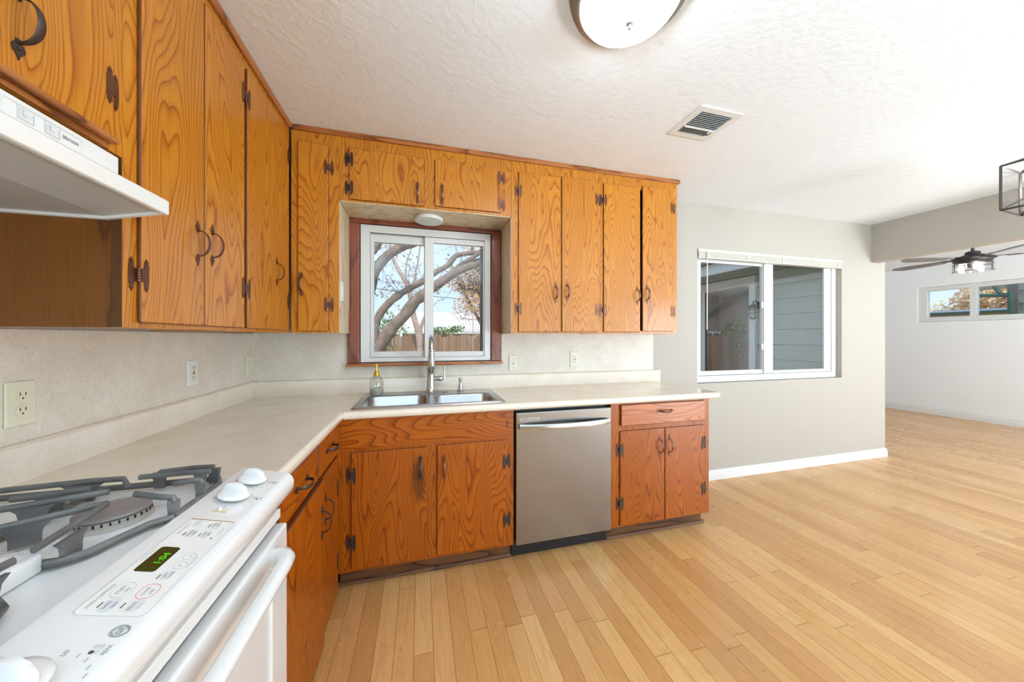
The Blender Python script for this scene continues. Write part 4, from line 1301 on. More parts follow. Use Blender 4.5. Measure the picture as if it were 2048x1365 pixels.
text_into(mb, 'BROAN', 0.0095, (-0.6953, 0.9085, 1.6665), (0, 1, 0), (0, 0, 1), 0.0003, bold=0.00025)
mb.build('lettering', M['print'], hd, recalc=False)
mb = MB()
for i in range(12):
    for j in range(4):
        mb.m = hm(0.775 - i*0.0125, 1.657 + j*0.0085); mb.box(-0.004, 0.004, -0.0006, 0, -0.0012, 0.0012)
mb.build('vent_slots', M['gap'], hd)

# ================================================================== CEILING FITTINGS
def smoothed(name, prof, c, mat, parent, n=48, axis='z'):
    return MB().lathe(prof, c, n, axis).build(name, mat, parent, smooth=50)
lc = (0.675, 0.985, CZ)
dl = thing('ceiling_light', (lc[0], lc[1], CZ), 'lit round flush ceiling light with nickel ring and frosted white bowl', 'ceiling light')
smoothed('ring', [(0.195, -0.0005), (0.200, -0.010), (0.192, -0.016), (0.196, -0.026), (0.186, -0.034), (0.188, -0.044), (0.176, -0.052), (0.165, -0.054)], lc, M['nickel'], dl)
bowl = smoothed('glass_bowl', [(0.164, -0.050), (0.163, -0.058), (0.150, -0.078), (0.125, -0.097), (0.090, -0.112), (0.050, -0.121), (0.012, -0.124)], lc, M['lamp'], dl)
smoothed('finial', [(0.0125, -0.1245), (0.0125, -0.128), (0.009, -0.131), (0.005, -0.134), (0.0045, -0.139), (0.006, -0.142), (0.002, -0.147)], lc, M['nickel'], dl, 20)

vt = thing('ceiling_vent', (1.505, 1.515, CZ), 'white louvred air register set in the kitchen ceiling', 'vent')
vx0, vx1, vy0, vy1 = 1.372, 1.640, 1.392, 1.634
mb = MB(); mb.holes('z', CZ-0.006, CZ-0.0005, vx0, vx1, vy0, vy1, [(vx0+0.034, vx1-0.034, vy0+0.034, vy1-0.034)])
mb.box(vx0+0.034, vx1-0.034, vy1-0.092, vy1-0.086, CZ-0.012, CZ-0.001)
mb.build('frame', M['white'], vt)
MB().box(vx0+0.030, vx1-0.030, vy0+0.030, vy1-0.030, CZ-0.0012, CZ-0.0004).build('duct', M['gap'], vt)
for i in range(9):
    y = vy0 + 0.040 + i*0.0128
    mb = MB(); mb.prism([(y+0.006, CZ-0.0015), (y+0.0073, CZ-0.0015), (y+0.0013, CZ-0.010), (y, CZ-0.010)], 'yz', vx0+0.0345, vx1-0.0345)
    mb.build('louvre', M['white'], vt)
for i in range(11):
    x = vx0 + 0.040 + i*0.0172
    mb = MB(); mb.prism([(x+0.005, CZ-0.0015), (x+0.0066, CZ-0.0015), (x+0.0016, CZ-0.010), (x, CZ-0.010)], 'xz', vy1-0.0855, vy1-0.0345)
    mb.build('louvre', M['white'], vt)
MB().box(1.567, 1.577, vy1-0.098, vy1-0.076, CZ-0.022, CZ-0.0125, 0.002).build('damper_lever', M['white'], vt)

lp = thing('puck_light', (0.053, 2.265, 2.0412), 'unlit white round puck light under the cabinet over the sink window', 'light')
smoothed('rim', [(0.086, 0), (0.090, -0.004), (0.090, -0.022), (0.086, -0.026), (0.080, -0.0265)], (0.053, 2.265, 2.0412), M['white'], lp)
smoothed('cover', [(0.0795, -0.0266), (0.060, -0.0285), (0.01, -0.029)], (0.053, 2.265, 2.0412), M['led_off'], lp)

# lantern over the dining space, only its edge in the frame
pc = (3.41, 1.035, 0)
ln = thing('lantern_light', (pc[0], pc[1], CZ), 'lit black framed cage lantern hanging from the ceiling beyond the vent', 'lantern')
mb = MB()
PZ0, PZ1, PW = 2.005, 2.262, 0.128
rot = math.radians(4)
def lr(x, y): return (pc[0] + x*math.cos(rot) - y*math.sin(rot), pc[1] + x*math.sin(rot) + y*math.cos(rot))
C4 = [lr(-PW, -PW), lr(PW, -PW), lr(PW, PW), lr(-PW, PW)]
for i in range(4):
    a, b_ = C4[i], C4[(i+1) % 4]
    mb.tube([(a[0], a[1], PZ0), (a[0], a[1], PZ1)], 0.006, 4)
    for z in (PZ0, PZ1): mb.tube([(a[0], a[1], z), (b_[0], b_[1], z)], 0.006, 4)
    mb.tube([(a[0], a[1], PZ0), (pc[0], pc[1], PZ0+0.11)], 0.0035, 6)
    mb.tube([(a[0], a[1], PZ1), (pc[0], pc[1], PZ1+0.05)], 0.0045, 6)
mb.build('cage', M['bronze'], ln)
mb = MB(); mb.tube([(pc[0], pc[1], PZ1+0.04), (pc[0], pc[1], CZ-0.02)], 0.008, 10)
mb.build('stem', M['bronze'], ln)
MB().lathe([(0.065, -0.0005), (0.065, -0.018), (0.05, -0.024)], (pc[0], pc[1], CZ), 28).build('canopy', M['bronze'], ln, smooth=40)
mb = MB(); mb.tube([(pc[0], pc[1], PZ0+0.10), (pc[0], pc[1], PZ1+0.045)], 0.010, 10)
for i in range(4):
    a = PI/4 + i*PI/2
    mb.tube([(pc[0], pc[1], PZ0+0.105), (pc[0]+0.07*math.cos(a), pc[1]+0.07*math.sin(a), PZ0+0.10), (pc[0]+0.07*math.cos(a), pc[1]+0.07*math.sin(a), PZ0+0.125)], 0.006, 8)
mb.build('lamp_holder', M['bronze'], ln, smooth=50)
for i in range(4):
    a = PI/4 + i*PI/2
    bx_, by_ = pc[0]+0.07*math.cos(a), pc[1]+0.07*math.sin(a)
    MB().lathe([(0.008, 0), (0.016, 0.02), (0.021, 0.045), (0.016, 0.07), (0.004, 0.085)], (bx_, by_, PZ0+0.126), 16).build('bulb', M['bulb'], ln, smooth=60)
for i in range(4):
    a, b_ = C4[i], C4[(i+1) % 4]
    mb = MB(); c4 = [mb.v((a[0], a[1], PZ0)), mb.v((b_[0], b_[1], PZ0)), mb.v((b_[0], b_[1], PZ1)), mb.v((a[0], a[1], PZ1))]
    mb.face(c4); mb.build('glass_panel', M['shade_glass'], ln)

# ceiling fan in the far room
fcx, fcy, fz = 6.30, 2.42, 2.125
fan = thing('ceiling_fan', (fcx, fcy, CZ), 'dark five-bladed ceiling fan with a lit clear drum shade in the room beyond the opening', 'fan')
smoothed('canopy', [(0.075, -0.0005), (0.075, -0.03), (0.05, -0.055), (0.02, -0.065)], (fcx, fcy, CZ), M['bronze'], fan, 28)
mb = MB(); mb.tube([(fcx, fcy, CZ-0.06), (fcx, fcy, fz+0.12)], 0.014, 12); mb.build('downrod', M['bronze'], fan)
smoothed('motor', [(0.03, 0.155), (0.055, 0.145), (0.062, 0.115), (0.085, 0.105), (0.125, 0.090), (0.168, 0.070), (0.172, 0.058), (0.150, 0.052), (0.145, 0.030), (0.125, 0.008), (0.06, 0.004)], (fcx, fcy, fz), M['bronze'], fan, 36)
blade_mats = flat('weathered blade', srgb(112, 106, 104), 0.4, var=0.15)
for k in range(5):
    a = math.radians(13 + 72*k)
    ca, sa = math.cos(a), math.sin(a)
    tilt = math.radians(11)
    def bmap(p, ca=ca, sa=sa):
        x, y, z = p[0], p[1]*math.cos(tilt), p[1]*math.sin(tilt) + p[2]
        return Vector((fcx + ca*x - sa*y, fcy + sa*x + ca*y, fz + 0.068 + z))
    mb = MB(bmap)
    P = [(0.24, -0.040), (0.52, -0.066), (0.66, -0.066), (0.74, 0.0), (0.70, 0.045), (0.55, 0.060), (0.24, 0.040)]
    mb.prism(P, 'xy', -0.004, 0.004)
    b_ = mb.build('blade', blade_mats, fan)
    mb = MB(bmap); mb.prism([(0.13, -0.02), (0.30, -0.035), (0.33, 0.0), (0.30, 0.035), (0.13, 0.02)], 'xy', 0.0042, 0.009)
    mb.build('blade_arm', M['bronze'], b_)
mb = MB(); mb.lathe([(0.150, 0.002), (0.150, -0.085), (0.148, -0.085), (0.148, 0.002)], (fcx, fcy, fz), 40, cap0=False, cap1=False)
mb.build('drum_shade', M['shade_glass'], fan, smooth=50)
mb = MB()
for h in (0.002, -0.085):
    mb.lathe([(0.1515, h-0.003), (0.1515, h+0.003), (0.1465, h+0.003), (0.1465, h-0.003), (0.1515, h-0.003)], (fcx, fcy, fz), 40, cap0=False, cap1=False)
for k in range(3):
    a = 0.4 + k*2*PI/3
    mb.box(fcx+0.149*math.cos(a)-0.004, fcx+0.149*math.cos(a)+0.004, fcy+0.149*math.sin(a)-0.004, fcy+0.149*math.sin(a)+0.004, fz-0.085, fz+0.003)
mb.build('shade_frame', M['bronze'], fan)
smoothed('lamp_plate', [(0.05, 0.0035), (0.05, -0.03), (0.03, -0.04)], (fcx, fcy, fz), M['bronze'], fan, 24)
for k in range(3):
    a = math.radians(100 + k*120)
    bx_, by_ = fcx+0.085*math.cos(a), fcy+0.085*math.sin(a)
    MB().lathe([(0.010, 0), (0.014, -0.015), (0.026, -0.04), (0.027, -0.055), (0.015, -0.075), (0.002, -0.079)], (bx_, by_, fz+0.003), 16).build('bulb', M['fan_bulb'], fan, smooth=60)

# ================================================================== OUTDOORS
random.seed(11)
GZ = -0.45
M['ground'] = flat('dry lawn', srgb(150, 138, 100), 0.9, var=0.3)
M['bark'] = flat('grey brown bark', srgb(146, 124, 110), 0.85, bump=(26, 0.9, 0.02), var=0.35)
M['bark_pale'] = flat('pale pinkish bark', srgb(190, 160, 148), 0.85, var=0.2)
M['twig'] = flat('twig', srgb(150, 126, 114), 0.8)
M['fence'] = None
def fence_mat():
    m, nt, b = newmat('weathered cedar fence')
    N = NT(nt)
    tc = N.n('ShaderNodeTexCoord').outputs['Object']
    sep = N.n('ShaderNodeSeparateXYZ'); N.l(tc, sep.inputs[0])
    row = N.math('FLOOR', N.math('DIVIDE', sep.outputs[0], 0.105))
    wn1 = N.n('ShaderNodeTexWhiteNoise', noise_dimensions='1D'); N.l(row, wn1.inputs['W'])
    c = N.ramp(wn1.outputs['Value'], [(0, srgb(146, 114, 90)), (0.5, srgb(160, 126, 100)), (1, srgb(176, 142, 114))])
    n = N.noise(N.mapping(tc, (60, 1, 3)), 1.0, 4, 0.6)
    c = N.mix(0.5, c, N.ramp(n, [(0.3, 0.6), (0.7, 1.1)]), 'MULTIPLY')
    N.l(c, b.inputs['Base Color']); b.inputs['Roughness'].default_value = 0.85
    return m
M['fence'] = fence_mat()
M['siding'] = flat('sage grey siding paint', srgb(166, 171, 163), 0.6, var=0.05)
M['siding_brown'] = flat('mauve brown siding', srgb(142, 128, 122), 0.7, var=0.06)
M['shingle'] = flat('grey brown shingles', srgb(128, 112, 102), 0.85, bump=(40, 0.6, 0.02), var=0.25)
M['pale_roof'] = flat('pale roof', srgb(226, 224, 228), 0.7, var=0.05)
M['green_metal'] = flat('green painted metal', srgb(62, 96, 84), 0.45)
M['tan'] = flat('tan fascia', srgb(196, 176, 150), 0.6)
M['leaf_orange'] = flat('autumn leaf', srgb(228, 186, 136), 0.7, var=0.22)
M['leaf_gold'] = flat('golden leaf', srgb(240, 208, 160), 0.7, var=0.15)
M['leaf_brown'] = flat('dry leaf', srgb(146, 118, 96), 0.75, var=0.3)
M['leaf_green'] = flat('green leaf', srgb(120, 140, 82), 0.7, var=0.35)
M['leaf_olive'] = flat('olive leaf', srgb(150, 138, 92), 0.7, var=0.3)
gr = MB(); gr.box(-40, 4.6, 2.57, 60, GZ-0.1, GZ); gr.box(4.6, 60, 5.95, 60, GZ-0.1, GZ); gr.box(8.3, 60, -20, 5.94, GZ-0.1, GZ)
struct('ground', gr, M['ground'])

def leaves(mb, c, rad, n, size):
    for _ in range(n):
        while True:
            p = Vector((random.uniform(-1, 1), random.uniform(-1, 1), random.uniform(-1, 1)))
            if p.length <= 1: break
        q = Vector(c) + Vector((p.x*rad[0], p.y*rad[1], p.z*rad[2]))
        s_ = size*random.uniform(0.6, 1.3)
        a = Vector((random.gauss(0, 1), random.gauss(0, 1), random.gauss(0, 1))).normalized()
        b_ = a.orthogonal().normalized()
        w = a.cross(b_)
        v0, v1, v2, v3 = mb.v(q - a*s_), mb.v(q + b_*s_*0.45 + w*s_*0.15), mb.v(q + a*s_), mb.v(q - b_*s_*0.45 + w*s_*0.15)
        mb.face([v0, v1, v2, v3])

def twigs(mb, pts, n, length, r=0.006, up=0.5, depth=2):
    for _ in range(n):
        i = random.randrange(len(pts)-1)
        t = random.random()
        p = Vector(pts[i]).lerp(Vector(pts[i+1]), t)
        def grow(p, d, L, r, k):
            path = [p]
            for j in range(4):
                d = (d + Vector((random.gauss(0, .28), random.gauss(0, .28), random.gauss(0, .28)))).normalized()
                path.append(path[-1] + d*L/4)
            mb.tube(path, [r*(1 - 0.17*j) for j in range(5)], 5, cap=False)
            ends.append(path[-1]); ends.append(path[2])
            if k > 0:
                for _ in range(2):
                    b0 = path[random.choice((2, 3, 4))]
                    grow(b0, (d + Vector((random.gauss(0, .6), random.gauss(0, .6), random.gauss(0, .6)))).normalized(), L*0.6, r*0.6, k-1)
        d = Vector((random.gauss(0, 1), random.gauss(0, 1), random.gauss(up, 1))).normalized()
        grow(p, d, length*random.uniform(0.6, 1.3), r, depth)
ends = []

def smooth_path(pts, k=3):
    out = []
    P = [Vector(p) for p in pts]
    for i in range(len(P)-1):
        p0, p1, p2, p3 = P[max(i-1, 0)], P[i], P[i+1], P[min(i+2, len(P)-1)]
        for j in range(k):
            t = j/k
            out.append(0.5*((2*p1) + (p2-p0)*t + (2*p0-5*p1+4*p2-p3)*t*t + (3*p1-p0-3*p2+p3)*t**3))
    out.append(P[-1])
    return out
def limb(mb, pts, r0, r1, k=3, n=10):
    P = smooth_path(pts, k)
    rs = [(r0 + (r1-r0)*i/(len(P)-1))*random.uniform(0.9, 1.12) for i in range(len(P))]
    mb.tube(P, rs, n)

A = [(-0.82, 6.5, -0.45), (-0.77, 6.5, 0.63), (-0.72, 6.41, 1.02), (-0.54, 6.32, 1.35), (-0.28, 6.23, 1.64), (-0.08, 6.14, 1.9), (0.08, 6.05, 2.02), (0.23, 5.96, 2.13), (0.48, 5.87, 2.31), (0.69, 5.78, 2.43), (0.96, 5.69, 2.54), (1.3, 5.55, 2.66), (1.8, 5.3, 2.9)]
B_ = [(-0.77, 6.5, 0.55), (-0.79, 6.48, 1.30), (-0.73, 6.46, 1.62), (-0.55, 6.45, 1.88), (-0.37, 6.43, 2.03), (-0.21, 6.41, 2.14), (0.08, 6.39, 2.32), (0.25, 6.37, 2.45), (0.48, 6.35, 2.59), (0.63, 6.34, 2.77), (0.82, 6.32, 2.83), (1.2, 6.3, 2.91), (1.7, 6.2, 3.2)]
B2 = [(0.45, 5.9, 2.32), (0.69, 5.75, 2.52), (0.91, 5.6, 2.64), (1.3, 5.4, 2.9)]
C_ = [(-1.15, 6.7, 0.9), (-0.95, 6.4, 1.7), (-0.78, 6.18, 2.31), (-0.65, 6.07, 2.51), (-0.49, 5.95, 2.65), (-0.32, 5.83, 2.74), (-0.15, 5.72, 2.79), (0.09, 5.6, 2.87), (0.5, 5.4, 3.1)]
D_ = [(-0.98, 6.4, 1.75), (-0.93, 6.0, 2.38), (-0.74, 5.93, 2.68), (-0.65, 5.87, 2.79), (-0.5, 5.8, 3.01), (-0.2, 5.7, 3.6)]
tr = thing('leaning_tree', (-0.8, 6.5, GZ), 'large tree with thick leaning grey limbs crossing the view from the sink window', 'tree')
mb = MB()
limb(mb, A, 0.125, 0.055); limb(mb, B_, 0.072, 0.040); limb(mb, B2, 0.045, 0.025); limb(mb, C_, 0.095, 0.070); limb(mb, D_, 0.06, 0.04)
limb(mb, [(-0.95, 6.6, -0.45), (-1.05, 6.6, 0.3), (-1.15, 6.7, 0.9)], 0.2, 0.14)
mb.build('trunk', M['bark'], tr, smooth=60)
ends = []
mb = MB(); twigs(mb, A[4:11], 10, 0.5, 0.007); twigs(mb, B_[4:11], 12, 0.5, 0.007); twigs(mb, C_[3:8], 7, 0.4, 0.006)
mb.build('twigs', M['twig'], tr)
mb = MB()
for e in ends[::3]: leaves(mb, e, (0.06, 0.06, 0.06), 2, 0.028)
leaves(mb, (1.05, 6.0, 2.35), (0.26, 0.35, 0.34), 420, 0.040)
leaves(mb, (0.75, 6.1, 2.25), (0.16, 0.2, 0.20), 120, 0.036)
leaves(mb, (1.30, 5.9, 2.0), (0.22, 0.3, 0.36), 240, 0.040)
tag(mb.build('dry_foliage', M['leaf_brown'], tr, recalc=False), kind='stuff')

P1 = [(-0.03, 9.5, 0.4), (-0.03, 9.5, 1.27), (-0.17, 9.45, 1.8), (-0.26, 9.4, 2.33), (-0.36, 9.35, 2.69), (-0.6, 9.3, 3.11), (-0.68, 9.25, 3.3), (-0.76, 9.2, 3.59), (-0.8, 9.2, 4.2)]
bt = thing('bare_tree', (-0.03, 9.5, GZ), 'slender pale pinkish bare tree by the fence outside the sink window', 'tree')
mb = MB()
limb(mb, [(-0.03, 9.5, GZ)] + P1, 0.10, 0.022)
limb(mb, [(-0.03, 9.5, 1.2), (0.03, 9.43, 1.58), (0.12, 9.37, 1.84), (0.24, 9.3, 2.21), (0.3, 9.2, 2.9)], 0.05, 0.015)
limb(mb, [(-0.26, 9.3, 2.3), (-0.12, 9.2, 2.96), (-0.05, 9.1, 3.31), (0.0, 9.0, 3.68), (0.02, 8.9, 4.3)], 0.03, 0.012)
limb(mb, [(-0.36, 9.3, 2.69), (-0.36, 9.2, 3.16), (-0.24, 9.1, 3.54), (-0.2, 9.1, 4.2)], 0.025, 0.01)
mb.build('trunk', M['bark_pale'], bt, smooth=60)
ends = []
mb = MB(); random.seed(5); twigs(mb, [(x, y-0.25*(i > 0), z) for i, (x, y, z) in enumerate(P1[3:])], 16, 0.5, 0.009); mb.build('twigs', M['bark_pale'], bt)
mb = MB()
for e in ends[::3]: leaves(mb, e, (0.1, 0.1, 0.1), 2, 0.035)
tag(mb.build('sparse_foliage', M['leaf_brown'], bt, recalc=False), kind='stuff')

at = thing('autumn_tree', (2.3, 12.0, GZ), 'tree with orange autumn leaves behind the fence outside the sink window', 'tree')
mb = MB(); T0 = [(2.3, 12, GZ), (2.25, 12, 1.2), (2.1, 11.9, 2.4), (1.9, 11.8, 3.4), (1.7, 11.7, 4.6)]
limb(mb, T0, 0.14, 0.05); limb(mb, [(2.2, 12, 1.6), (1.7, 11.8, 2.4), (1.3, 11.7, 3.1), (1.0, 11.6, 3.8)], 0.07, 0.02)
mb.build('trunk', M['bark'], at, smooth=60)
ends = []
mb = MB(); twigs(mb, T0[1:], 26, 1.2, 0.012); mb.build('twigs', M['bark_pale'], at)
mb = MB()
leaves(mb, (2.2, 11.6, 3.0), (0.95, 1.0, 1.1), 1800, 0.06)
leaves(mb, (1.5, 11.4, 3.2), (0.75, 0.8, 0.55), 700, 0.055)
leaves(mb, (1.6, 11.4, 2.3), (0.6, 0.8, 0.5), 420, 0.05)
leaves(mb, (2.4, 11.6, 4.6), (1.2, 1.2, 0.8), 400, 0.055)
tag(mb.build('autumn_foliage', M['leaf_orange'], at, recalc=False), kind='stuff')
for e in ends[::4]: pass

sb = thing('shrub', (-1.05, 8.9, GZ), 'leafy green shrub at the foot of the leaning tree before the fence', 'shrub')
mb = MB(); ends = []
for k in range(5): limb(mb, [(-1.05+0.05*k, 8.9, GZ), (-1.0+0.08*k, 8.9, 0.8), (-0.95+0.1*k, 8.85, 1.7)], 0.015, 0.006)
mb.build('stem', M['twig'], sb)
mb = MB(); leaves(mb, (-0.85, 8.8, 1.55), (0.35, 0.3, 0.40), 320, 0.045); leaves(mb, (-0.85, 8.8, 0.9), (0.3, 0.3, 0.5), 120, 0.05); leaves(mb, (-0.45, 8.8, 1.45), (0.2, 0.2, 0.14), 60, 0.04)
tag(mb.build('foliage', M['leaf_green'], sb, recalc=False), kind='stuff')
random.seed(8)
sb = thing('shrub', (0.8, 10.4, GZ), 'green climber spilling over the top of the wooden fence', 'shrub')
mb = MB(); limb(mb, [(0.8, 10.4, GZ), (0.75, 10.35, 0.8), (0.7, 10.3, 1.4)], 0.02, 0.008); mb.build('stem', M['twig'], sb)
mb = MB(); leaves(mb, (0.62, 10.3, 1.45), (0.45, 0.2, 0.13), 260, 0.05); leaves(mb, (1.05, 10.3, 1.52), (0.3, 0.2, 0.12), 120, 0.05); leaves(mb, (0.25, 10.2, 1.62), (0.1, 0.1, 0.14), 30, 0.045)
tag(mb.build('foliage', M['leaf_green'], sb, recalc=False), kind='stuff')
sb = thing('sapling', (1.55, 9.4, GZ), 'bare reddish sapling with fanned twigs in front of the fence', 'shrub')
mb = MB(); ends = []
limb(mb, [(1.42, 9.4, GZ), (1.42, 9.4, 1.0), (1.43, 9.4, 1.9)], 0.02, 0.008)
for k in range(9):
    a = -0.9 + 0.22*k
    mb.tube(smooth_path([(1.42, 9.4, 0.9+0.05*k), (1.42+0.25*math.sin(a), 9.4, 1.35), (1.42+0.62*math.sin(a), 9.35, 1.55+0.5*math.cos(a))], 3), 0.006, 5)
mb.build('twigs', M['bark_pale'], sb)

fe = thing('wooden_fence', (2.0, 10.0, GZ), 'weathered brown wooden board fence across the yard outside the sink window', 'fence')
mb = MB()
x = -1.6; k = 0
while x < 9.0:
    h = 1.32 + 0.035*math.sin(k*1.7) + random.uniform(-0.02, 0.02)
    mb.prism([(x+0.003, GZ+0.02), (x+0.102, GZ+0.02), (x+0.102, h-0.03), (x+0.08, h), (x+0.025, h), (x+0.003, h-0.03)], 'xz', 10.0, 10.018)
    x += 0.105; k += 1
mb.build('boards', M['fence'], fe, recalc=False)
for z in (0.0, 0.95):
    MB().box(-1.6, 9.0, 10.019, 10.06, z, z+0.09).build('rail', M['fence'], fe)
for x in (-1.5, 0.9, 3.3, 5.7, 8.1):
    MB().box(x, x+0.09, 10.061, 10.15, GZ, 1.25).build('post', M['fence'], fe)

nh = thing('neighbour_house', (3.0, 17.0, GZ), 'low house with a pale roof beyond the wooden fence', 'house')
MB().box(-0.8, 9.0, 16.3, 22, GZ, 1.45).build('wall', M['tan'], nh)
mb = MB(); mb.prism([(15.8, 1.50), (15.8, 1.56), (19.0, 2.62), (22.5, 1.56), (22.5, 1.50), (19.0, 2.55)], 'yz', -1.3, 9.4)
mb.build('roof', M['pale_roof'], nh)
mb = MB(); mb.box(-1.3, 9.4, 15.74, 15.799, 1.42, 1.55); mb.build('gutter', M['white'], nh)
mb = MB(); mb.box(0.2, 1.2, 16.26, 16.299, 0.5, 1.3); mb.build('window', M['patio_glass'], nh)

gh = thing('gabled_house', (-6.5, 15.0, GZ), 'mauve brown gabled house mirrored in the dark patio door glass', 'house')
mb = MB(); mb.prism([(-10.5, GZ), (-3.6, GZ), (-3.6, 1.95), (-7.0, 3.7), (-10.5, 1.95)], 'xz', 14.0, 20.0); mb.build('wall', M['siding_brown'], gh)
mb = MB(); mb.prism([(-11.0, 1.72), (-7.0, 3.75), (-3.1, 1.72), (-3.1, 1.84), (-7.0, 3.9), (-11.0, 1.84)], 'xz', 13.5, 20.4); mb.build('roof', M['shingle'], gh)
mb = MB(); mb.holes('y', 13.95, 13.999, -5.7, -4.7, 0.35, 1.55, [(-5.62, -5.24, 0.43, 1.47), (-5.16, -4.78, 0.43, 1.47)]); mb.build('window_frame', M['white'], gh)
MB().box(-5.61, -4.79, 13.975, 13.998, 0.44, 1.46).build('window_pane', M['patio_glass'], gh)

wi = MB(); wi.tube([(-3.2 + 0.7*i, 14.2, 3.20 - 0.05*i + 0.03*(i-6)**2*0.2) for i in range(18)], 0.012, 5)
tag(wi.build('street_cable', M['black'], origin=(0, 14.2, 3)), 'thin overhead cable across the sky outside the sink window', 'cable')

# siding wall of the far room, sliding patio door, eave, porch lantern
sd = MB()
z = 1.167 - 0.2*8
while z < 2.5:
    za, zb = max(z, GZ), min(z+0.194, 2.42)
    def bd(y0, y1, za=za, zb=zb):
        if zb > za + 0.01:
            sd.prism([(4.5955, za), (4.6395, za), (4.6395, zb), (4.612, zb)], 'xz', y0, y1)
    if zb <= 2.141: bd(2.565, 3.710); bd(5.715, 6.2)
    elif za >= 2.14: bd(2.565, 6.2)
    else:
        bd(2.565, 3.710); bd(5.715, 6.2); bd(3.710, 5.715, 2.14, zb)
    z += 0.2
struct('wall_siding', sd, M['siding'])
dj = MB(lambda p: Vector((p[1], p[0], p[2])))
dj.holes('y', 4.575, 4.639, 3.711, 5.714, -0.04, 2.139, [(3.802, 5.62, 0.02, 2.03)])
door = struct('door_1', dj, M['white'])
dj = MB(lambda p: Vector((p[1], p[0], p[2])))
dj.holes('y', 4.60, 4.63, 3.803, 4.665, 0.021, 2.029, [(3.822, 4.62, 0.05, 2.008)])
sub('sliding_frame', dj, M['tan'], door)
MB().box(4.586, 4.598, 4.595, 4.655, 0.025, 2.025).build('meeting_stile', M['white'], door)
dj = MB(lambda p: Vector((p[1], p[0], p[2])))
dj.holes('y', 4.60, 4.63, 4.667, 5.619, 0.021, 2.029, [(4.70, 5.58, 0.05, 2.008)])
sub('fixed_frame', dj, M['tan'], door)
MB().box(4.610, 4.618, 3.823, 4.619, 0.051, 2.007).build('pane', M['patio_glass'], door)
MB().box(4.610, 4.618, 4.701, 5.579, 0.051, 2.007).build('pane', M['patio_glass'], door)
ev = MB(); ev.box(4.065, 4.10, 2.57, 6.6, 2.164, 2.315); struct('trim_7', ev, M['white'])
ev = MB(); ev.box(4.1005, 4.594, 2.57, 6.6, 2.20, 2.212)
struct('trim_8', ev, M['siding'])
ev = MB(); ev.prism([(3.98, 2.318), (4.70, 2.46), (4.70, 2.50), (3.98, 2.35)], 'xz', 2.57, 6.7); struct('roof', ev, M['shingle'])

pl = thing('porch_lantern', (4.58, 3.655, 1.62), 'small black caged porch lantern beside the patio door outside', 'lantern')
MB().lathe([(0.05, 0.0), (0.05, -0.012), (0.03, -0.02)], (4.594, 3.655, 1.70), 20, 'x').build('wall_plate', M['black'], pl)
lx, ly, lz = 4.475, 3.655, 1.60
mb = MB(); mb.tube([(4.58, ly, 1.72), (4.53, ly, 1.765), (lx, ly, 1.755), (lx, ly, 1.72)], 0.009, 8); mb.build('arm', M['black'], pl)
MB().lathe([(0.015, 0.125), (0.030, 0.118), (0.05, 0.100), (0.098, 0.072), (0.097, 0.066), (0.045, 0.088)], (lx, ly, lz), 24).build('hood', M['black'], pl, smooth=40)
MB().lathe([(0.036, 0.07), (0.040, 0.04), (0.040, -0.03), (0.025, -0.06), (0.004, -0.07)], (lx, ly, lz), 20).build('glass_jar', M['led_off'], pl, smooth=60)
mb = MB()
for k in range(6):
    a = k*PI/3
    mb.tube([(lx+0.056*math.cos(a), ly+0.056*math.sin(a), lz+0.085), (lx+0.056*math.cos(a), ly+0.056*math.sin(a), lz-0.03), (lx+0.035*math.cos(a), ly+0.035*math.sin(a), lz-0.075), (lx, ly, lz-0.09)], 0.004, 5)
for h in (0.045, -0.005):
    mb.tube([(lx+0.057*math.cos(2*PI*i/20), ly+0.057*math.sin(2*PI*i/20), lz+h) for i in range(21)], 0.004, 5)
mb.build('cage', M['black'], pl)

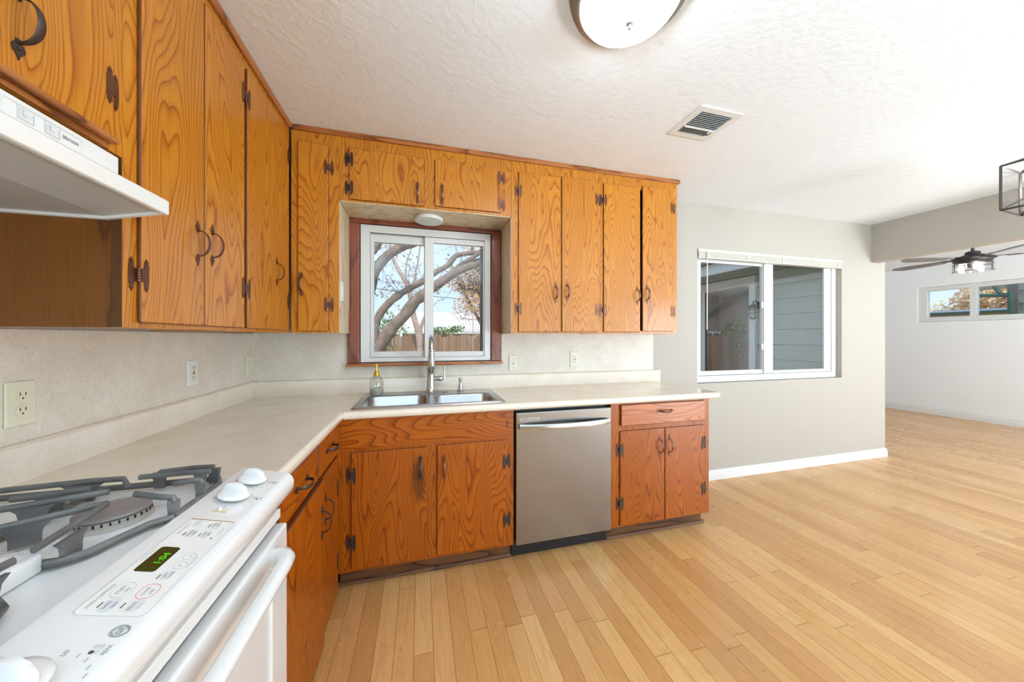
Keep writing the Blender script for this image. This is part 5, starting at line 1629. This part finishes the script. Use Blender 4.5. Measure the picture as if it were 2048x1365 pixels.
# beyond the far window
ob = thing('garden_shed', (9.3, 2.0, GZ), 'grey green sided outbuilding with a corner post outside the far window', 'shed')
mb = MB()
z = 1.40 - 0.2*9
while z < 2.6:
    mb.prism([(8.995, z), (9.04, z), (9.04, z+0.2), (9.012, z+0.2)], 'xz', -1.0, 3.00); z += 0.2
mb.build('cladding', M['siding'], ob)
MB().box(8.98, 9.08, 3.0, 3.105, GZ, 2.6).build('corner_post', M['siding_brown'], ob)
MB().box(9.0, 9.08, 3.106, 3.44, 2.045, 2.13).build('eave_beam', M['tan'], ob)
dsx = 8.93
def spout(name, pts, label):
    mb = MB(); mb.tube(smooth_path(pts, 4), 1, 8, flat=(0.032, 0.026), up=(1, 0, 0))
    tag(mb.build(name, M['green_metal'], origin=pts[0]), label, 'downpipe')
spout('downpipe', [(dsx, 3.43, 2.10), (dsx, 3.43, 2.03), (dsx, 3.39, 1.965), (dsx, 3.30, 1.945), (dsx, 3.14, 1.925), (dsx, 3.10, 1.90)], 'green gutter pipe bending along under the eave outside the far window')
spout('downpipe', [(dsx-0.09, 3.17, 2.14), (dsx-0.09, 3.165, 2.04), (dsx-0.09, 3.12, 1.96), (dsx-0.09, 3.03, 1.90), (dsx-0.09, 3.02, 1.80), (dsx-0.09, 3.02, -0.40)], 'green gutter pipe running down the outbuilding corner outside the far window')
fh = thing('carport', (20, 8.5, GZ), 'low building with green edged roof far beyond the far window', 'shed')
MB().box(20, 24, 3.0, 16.0, GZ, 2.15).build('wall', M['tan'], fh)
MB().box(19.6, 24.2, 2.8, 16.2, 2.151, 2.22).build('roof_edge', M['green_metal'], fh)
MB().box(19.8, 24.0, 2.9, 16.1, 2.221, 2.30).build('roof', M['pale_roof'], fh)
ft = thing('maple_tree', (26, 9.0, GZ), 'rounded tree in golden autumn leaf beyond the far window', 'tree')
mb = MB(); limb(mb, [(26, 9.0, GZ), (26, 9.0, 2.2), (26, 9.1, 3.6)], 0.25, 0.1); limb(mb, [(26, 9, 2.0), (26, 7.6, 3.0), (26, 6.8, 3.4)], 0.12, 0.05)
mb.build('trunk', M['bark'], ft)
mb = MB(); leaves(mb, (26, 9.2, 3.1), (1.0, 1.5, 0.85), 1500, 0.13); leaves(mb, (26, 7.6, 3.4), (1.0, 1.1, 0.8), 1100, 0.13); leaves(mb, (26, 10.6, 2.7), (0.8, 0.9, 0.5), 250, 0.10); leaves(mb, (26, 6.0, 3.0), (0.8, 1.0, 0.7), 600, 0.12)
tag(mb.build('golden_foliage', M['leaf_gold'], ft, recalc=False), kind='stuff')
et = thing('evergreen_tree', (25.9, 12.3, GZ), 'small dark evergreen beside the golden tree beyond the far window', 'tree')
mb = MB(); limb(mb, [(25.9, 12.3, GZ), (25.9, 12.3, 2.4)], 0.12, 0.06); mb.build('trunk', M['bark'], et)
mb = MB(); leaves(mb, (25.9, 12.3, 2.55), (0.6, 0.7, 0.42), 350, 0.08); tag(mb.build('foliage', M['leaf_green'], et, recalc=False), kind='stuff')
